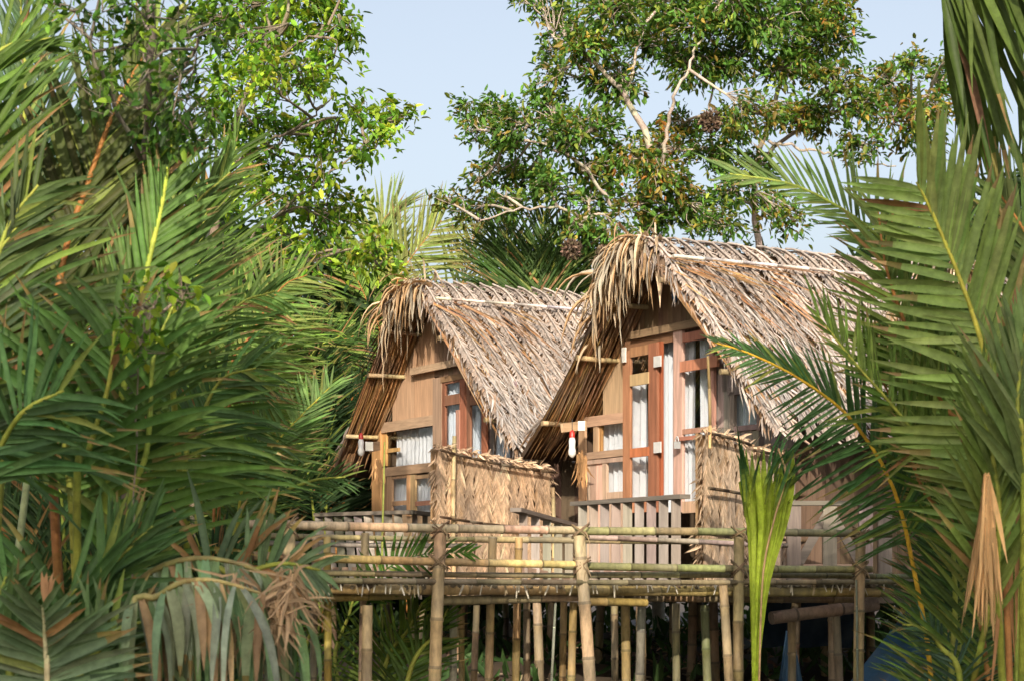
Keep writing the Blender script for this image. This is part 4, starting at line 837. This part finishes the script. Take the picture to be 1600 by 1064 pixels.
# right/centre mangrove tree
colsR = [(-9, (.07, .16, .03)), (.25, (.10, .21, .035)), (.68, (.19, .24, .04)), (.95, (.30, .22, .045)), (1.3, (.45, .19, .05)), (1.75, (.52, .15, .06))]
blobs_tree('broadleaf_tree', 'big open crowned tree with pale branches and orange tinged leaves behind the middle hut',
  [([(1030, 1000, 26), (1020, 600, 26), (1012, 430, 26), (1010, 330, 25.8), (1012, 225, 25.5), (978, 150, 25.3), (925, 95, 25)], .17, .05),
   ([(978, 150, 25.3), (990, 100, 25.2), (1005, 40, 25)], .05, .02), ([(1035, 260, 25.5), (1045, 180, 25.2), (1075, 110, 25), (1100, 40, 25)], .055, .025),
   ([(1015, 430, 26), (950, 370, 25.5), (890, 330, 25), (820, 325, 24.8), (750, 345, 24.6)], .06, .015), ([(960, 330, 25.4), (900, 250, 25), (820, 220, 24.8), (730, 190, 24.6)], .05, .015),
   ([(1200, 1000, 27), (1190, 600, 27), (1185, 400, 27), (1180, 270, 26.6), (1215, 150, 26), (1260, 40, 26)], .13, .04), ([(1190, 250, 26.5), (1270, 190, 26), (1360, 165, 26), (1450, 150, 26)], .06, .02),
   ([(1180, 330, 26.5), (1120, 260, 26), (1110, 150, 26), (1140, 60, 26)], .05, .02), ([(1200, 220, 26), (1290, 240, 26), (1400, 260, 26)], .04, .015)],
  [(845, 0, 50, 28), (880, 40, 42, 30), (915, 75, 50, 40, .2), (860, 75, 25, 18), (950, 20, 60, 40), (960, 130, 60, 40), (1010, 60, 60, 45), (1040, 0, 70, 40), (1080, 100, 55, 45), (1090, 40, 60, 40), (1140, 10, 60, 40), (1150, 90, 60, 45, -.1), (1200, 40, 70, 45, -.15), (1260, 20, 60, 45, -.1), (1230, 110, 60, 40, .1), (1290, 70, 55, 45, 0),
   (1310, 20, 34, 30, .4), (1310, 130, 50, 30, .25), (1345, 165, 40, 28, .2), (1385, 130, 45, 30, .3), (1430, 90, 28, 22, .1), (1400, 180, 50, 32, .5), (1450, 180, 40, 28, .4), (1440, 225, 40, 20, .2), (1475, 120, 32, 34), (1500, 90, 14, 14), (1350, 225, 45, 25, .2),
   (730, 172, 22, 14), (770, 172, 40, 22), (745, 205, 34, 18, .1), (800, 195, 45, 30), (850, 175, 40, 30), (880, 215, 45, 32), (930, 195, 50, 38, -.1), (800, 235, 40, 16, .1), (770, 275, 42, 18, .1), (820, 280, 45, 25), (740, 290, 24, 12, .3), (700, 315, 26, 14, .25), (735, 330, 36, 18, .3), (790, 320, 38, 22, .05), (860, 290, 45, 28, -.1), (850, 135, 30, 16), (870, 110, 22, 12),
   (930, 260, 45, 30, .2), (920, 310, 45, 26, 0), (985, 250, 40, 35, .4), (1030, 240, 45, 40, .55), (1060, 205, 40, 35, .35), (1050, 285, 45, 30, .5), (1000, 320, 45, 28, .2), (1080, 320, 45, 25, 0), (1110, 240, 40, 30, 0), (1150, 200, 45, 30, .2), (1190, 180, 45, 30, .3), (1140, 300, 45, 28, -.1), (1180, 260, 40, 28, .1), (1240, 180, 50, 28, .35), (1280, 190, 50, 28, .3), (1210, 330, 34, 22, .2), (900, 360, 40, 20, .1), (970, 370, 45, 22), (1050, 355, 60, 22), (1130, 355, 50, 22), (1240, 350, 30, 22, .2)],
  .112, colsR, 25.5, 12, (.42, .35, .28), 17, .40)
# left tree with bright leaves
colsL = [(-9, (.08, .19, .02)), (.25, (.15, .30, .03)), (.6, (.28, .40, .035)), (.97, (.35, .36, .04)), (1.6, (.6, .25, .03))]
blobs_tree('broadleaf_tree', 'bright green leafy tree at upper left reaching out toward the sky gap',
  [([(300, 1050, 16), (310, 700, 16), (330, 420, 15.8), (350, 250, 15.6), (400, 120, 15.4), (450, 20, 15.2)], .10, .03),
   ([(335, 420, 15.8), (430, 340, 15.4), (520, 270, 15.2), (570, 225, 15.1)], .032, .008), ([(350, 270, 15.6), (420, 220, 15.4), (480, 190, 15.2), (520, 150, 15.2)], .035, .01),
   ([(330, 470, 15.8), (420, 420, 15.4), (520, 390, 15.2), (600, 400, 15)], .04, .01), ([(380, 160, 15.5), (450, 80, 15.3), (530, 40, 15.2)], .03, .01)],
  [(310, 40, 50, 40, -.2), (360, 10, 60, 40, -.1), (420, 20, 50, 36), (470, 10, 45, 30), (520, 5, 42, 24), (545, 55, 24, 22), (500, 55, 42, 34, .05), (430, 80, 45, 40, .2), (410, 130, 42, 36, .3), (370, 80, 45, 40, -.1), (470, 115, 42, 30, .1), (520, 95, 24, 24), (495, 145, 26, 16), (350, 140, 40, 36, -.2), (400, 190, 45, 28, -.1), (450, 200, 40, 24), (490, 215, 35, 22), (330, 190, 40, 28, -.3), (380, 235, 45, 18, -.3),
   (560, 180, 16, 22), (600, 190, 30, 24, .1), (630, 185, 16, 16, .2), (585, 235, 34, 20, 0), (550, 230, 28, 18), (520, 225, 26, 20), (430, 270, 42, 22, 0), (480, 280, 40, 22, .1), (400, 300, 40, 22, .1), (450, 325, 45, 26, .15), (510, 320, 42, 26, .05), (550, 350, 40, 28, .05), (500, 370, 42, 26, -.05), (590, 380, 30, 26, .15), (440, 370, 38, 22, .1), (560, 410, 40, 20, .25), (605, 410, 20, 16, .3), (390, 270, 30, 20), (340, 330, 40, 30, -.3), (480, 410, 40, 20), (400, 400, 34, 20)],
  .078, colsL, 15.4, 15, (.22, .18, .13), 21, .46, tw=.3)
blobs_tree('broadleaf_tree', 'dense tree whose leaves hang over the tall blades in the top left corner',
  [([(180, 1050, 11.5), (205, 600, 11), (222, 300, 10.2), (235, 100, 9.6), (240, -60, 9.4)], .05, .03), ([(225, 260, 10), (160, 120, 9.5), (120, 20, 9.4)], .025, .01), ([(232, 160, 9.8), (290, 100, 9.5), (330, 30, 9.4)], .025, .01)],
  [(110, 10, 40, 30), (160, 20, 45, 34), (210, 10, 50, 34, -.1), (260, 30, 50, 36, -.2), (150, 70, 40, 28), (200, 70, 45, 34, 0), (250, 90, 45, 36, -.2), (170, 120, 34, 26), (220, 130, 40, 30, -.2), (290, 130, 42, 36, -.3), (270, 180, 42, 34, -.3), (300, 60, 40, 34, -.2), (310, 220, 40, 30, -.3), (250, 230, 36, 28, -.3), (150, 160, 26, 18)],
  .065, [(-9, (.05, .12, .02)), (.4, (.10, .20, .025)), (.8, (.18, .28, .03))], 9.5, 16, (.20, .17, .13), 10, .45, tw=.2)
blobs_tree('creeper_sprig', 'small bright sprig of leaves in front of the large left palm midrib',
  [([(205, 1050, 9.0), (210, 800, 9.0), (214, 640, 9.05), (216, 540, 9.0), (222, 480, 9.0)], .009, .006), ([(216, 530, 9.0), (250, 500, 9), (262, 478, 9), (300, 465, 9)], .006, .003)],
  [(222, 455, 22, 16, .1), (245, 470, 24, 16), (285, 468, 22, 12), (230, 500, 20, 16), (222, 530, 18, 14), (262, 515, 22, 14), (215, 550, 12, 12)],
  .075, colsL, 9.0, 7, (.25, .2, .14), 6, .5, tw=.12)['category'] = 'creeper'
for nm, (x, y, Y, s, lb) in enumerate(((893, 390, 24.5, .11, 'brown leaf nest on the lowest left branch above the far hut ridge'), (945, 398, 24.6, .10, 'larger brown leaf nest just left of the middle hut ridge'), (1110, 190, 25.0, .13, 'brown leaf nest high in the big tree above the middle hut'))):
    mb = MB(); m = 420; v = nrm(RNG.normal(0, 1, (m, 3))); P = px(x, y, Y)+v*s*RNG.uniform(.4, 1, (m, 1))
    leaves(mb, P, v+RNG.normal(0, .7, (m, 3)), RNG.normal(0, 1, (m, 3)), .055, jit((.13, .09, .06), m, .05, .4), .6); tag(mb.build('leaf_nest', M_dry), lb, 'nest')
# ---------------------------------------------------------------- thicket behind everything
def thicket(name, x0, x1, Y, top, label, c, n, leafL=.22):
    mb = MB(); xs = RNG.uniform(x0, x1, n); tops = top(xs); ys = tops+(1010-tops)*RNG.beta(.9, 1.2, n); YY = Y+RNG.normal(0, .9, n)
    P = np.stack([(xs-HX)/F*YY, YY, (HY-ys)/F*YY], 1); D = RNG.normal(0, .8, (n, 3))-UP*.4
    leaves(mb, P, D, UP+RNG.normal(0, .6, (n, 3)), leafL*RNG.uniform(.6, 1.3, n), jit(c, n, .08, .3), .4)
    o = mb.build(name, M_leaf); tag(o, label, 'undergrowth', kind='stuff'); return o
wob = lambda xs: 25*np.sin(xs*.021)+14*np.sin(xs*.067+1)
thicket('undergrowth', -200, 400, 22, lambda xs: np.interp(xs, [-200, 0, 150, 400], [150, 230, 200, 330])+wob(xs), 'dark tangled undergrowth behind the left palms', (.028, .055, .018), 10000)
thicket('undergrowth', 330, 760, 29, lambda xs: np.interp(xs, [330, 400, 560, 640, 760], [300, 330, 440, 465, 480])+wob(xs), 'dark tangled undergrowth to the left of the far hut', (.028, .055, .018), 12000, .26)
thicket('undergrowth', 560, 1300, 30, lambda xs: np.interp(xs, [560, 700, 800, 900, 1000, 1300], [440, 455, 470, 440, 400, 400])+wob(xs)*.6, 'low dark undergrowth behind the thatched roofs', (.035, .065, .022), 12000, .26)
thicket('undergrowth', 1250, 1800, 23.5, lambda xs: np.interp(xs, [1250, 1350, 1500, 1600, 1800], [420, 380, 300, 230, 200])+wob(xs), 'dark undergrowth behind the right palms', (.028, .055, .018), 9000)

# ---------------------------------------------------------------- trees on the bank behind the photographer, whose shade falls on the nearer plants
n = 26000; xs = RNG.uniform(-17, 17, n); top = np.interp(xs, [-17, -2.6, -1.6, -.4, .6, 17], [11.7, 11.4, 11.6, 12.5, 13.1, 13.1])+.6*np.sin(xs*2.1)+.45*np.sin(xs*5.3+1)
f = RNG.beta(2.0, .85, n); P = np.stack([xs, -14+RNG.normal(0, 1.0, n), -2.3+(top+2.3)*f], 1)
mb = MB(); leaves(mb, P, RNG.normal(0, .8, (n, 3))-UP*.3, UP+RNG.normal(0, .6, (n, 3)), .42*RNG.uniform(.6, 1.3, n), jit((.05, .10, .03), n), .5)
tag(mb.build('far_bank_trees', M_leaf), 'dense leafy trees along the opposite bank of the river', 'trees', kind='stuff')

# ---------------------------------------------------------------- small things
bulb(px(1314, 636, 18.0), 'pale bulb hanging in the shade under the right hut eave')
mb = MB(); bar(mb, px(1303, 668, 18.0), px(1330, 640, 18.1), .05, .05, TANW); mb.build('bracket_plank', M_woodh, t3)
rs = thing('reed', 'single thin green reed stem in front of the far left hut railing', 'reed', (px(598, 0, 14)[0], 14, -1.5))
mb = MB(); tube(mb, catmull([[px(596, 0, 14)[0], 14, -1.5], px(597, 890, 14), px(599, 780, 14), px(601, 690, 14)], 14), np.linspace(.012, .005, 14), (.30, .34, .08), 5); mb.build('stem', M_stalk, rs, smooth=True)
n = 2600; xs = RNG.uniform(-5, 6, n); ys = RNG.uniform(14.5, 31, n); P = np.stack([xs, ys, ground_z(xs, ys)+RNG.uniform(.03, .1, n)], 1)
mb = MB(); leaves(mb, P, RNG.normal(0, 1, (n, 3))*np.array([1, 1, .25]), UP+RNG.normal(0, .35, (n, 3)), RNG.uniform(.06, .22, n), jit((.26, .19, .12), n, .08, .45), .3)
tag(mb.build('leaf_litter', M_dry), 'fallen dry leaves scattered on the mud under the walkway', 'leaf litter', kind='stuff')
n = 1500; xs = RNG.uniform(-5, 6, n); ys = RNG.uniform(17, 27, n); P = np.stack([xs, ys, ground_z(xs, ys)+RNG.uniform(0, .1, n)], 1)
mb = MB(); leaves(mb, P, RNG.normal(0, .5, (n, 3))+UP*.6, RNG.normal(0, 1, (n, 3)), RNG.uniform(.1, .35, n), jit((.05, .10, .03), n), .25)
tag(mb.build('low_weeds', M_leaf), 'low green weeds growing on the bank below the huts', 'weeds', kind='stuff')

# rope ties where the rails cross the posts
for x, y, dy in ((688, 826, 0), (686, 876, 0), (907, 829, 0), (909, 883, 0), (1155, 832, 0), (1155, 886, 0), (1345, 834, 0), (1344, 889, 0), (452, 820, 0), (451, 870, 0)):
    Y = float(yw(x)); c = px(x, y, Y-.02); q = MB()
    for k in range(4):
        a_ = np.linspace(0, 2*math.pi, 15); t_ = .5+.12*random.gauss(0, 1) if k % 2 else -.5+.12*random.gauss(0, 1)
        P = np.array([c+np.array([.058*math.cos(v), .075*math.sin(v)-.01, .05*t_*2*math.cos(v)+random.gauss(0, .002)+(.006*k-.01)]) for v in a_]); tube(q, P, .0055, jit((.24, .17, .10), 1)[0], 5, cap=False)
    blades(q, np.array([c+np.array([.03, -.07, 0])]*2), np.array([[.4, -.3, -1], [-.2, -.3, -1]]), np.array([0, -1., 0]), .11, .008, .3, np.array((.30, .22, .13)), segs=4)
    q.build('rope_tie', M_dry, wk)
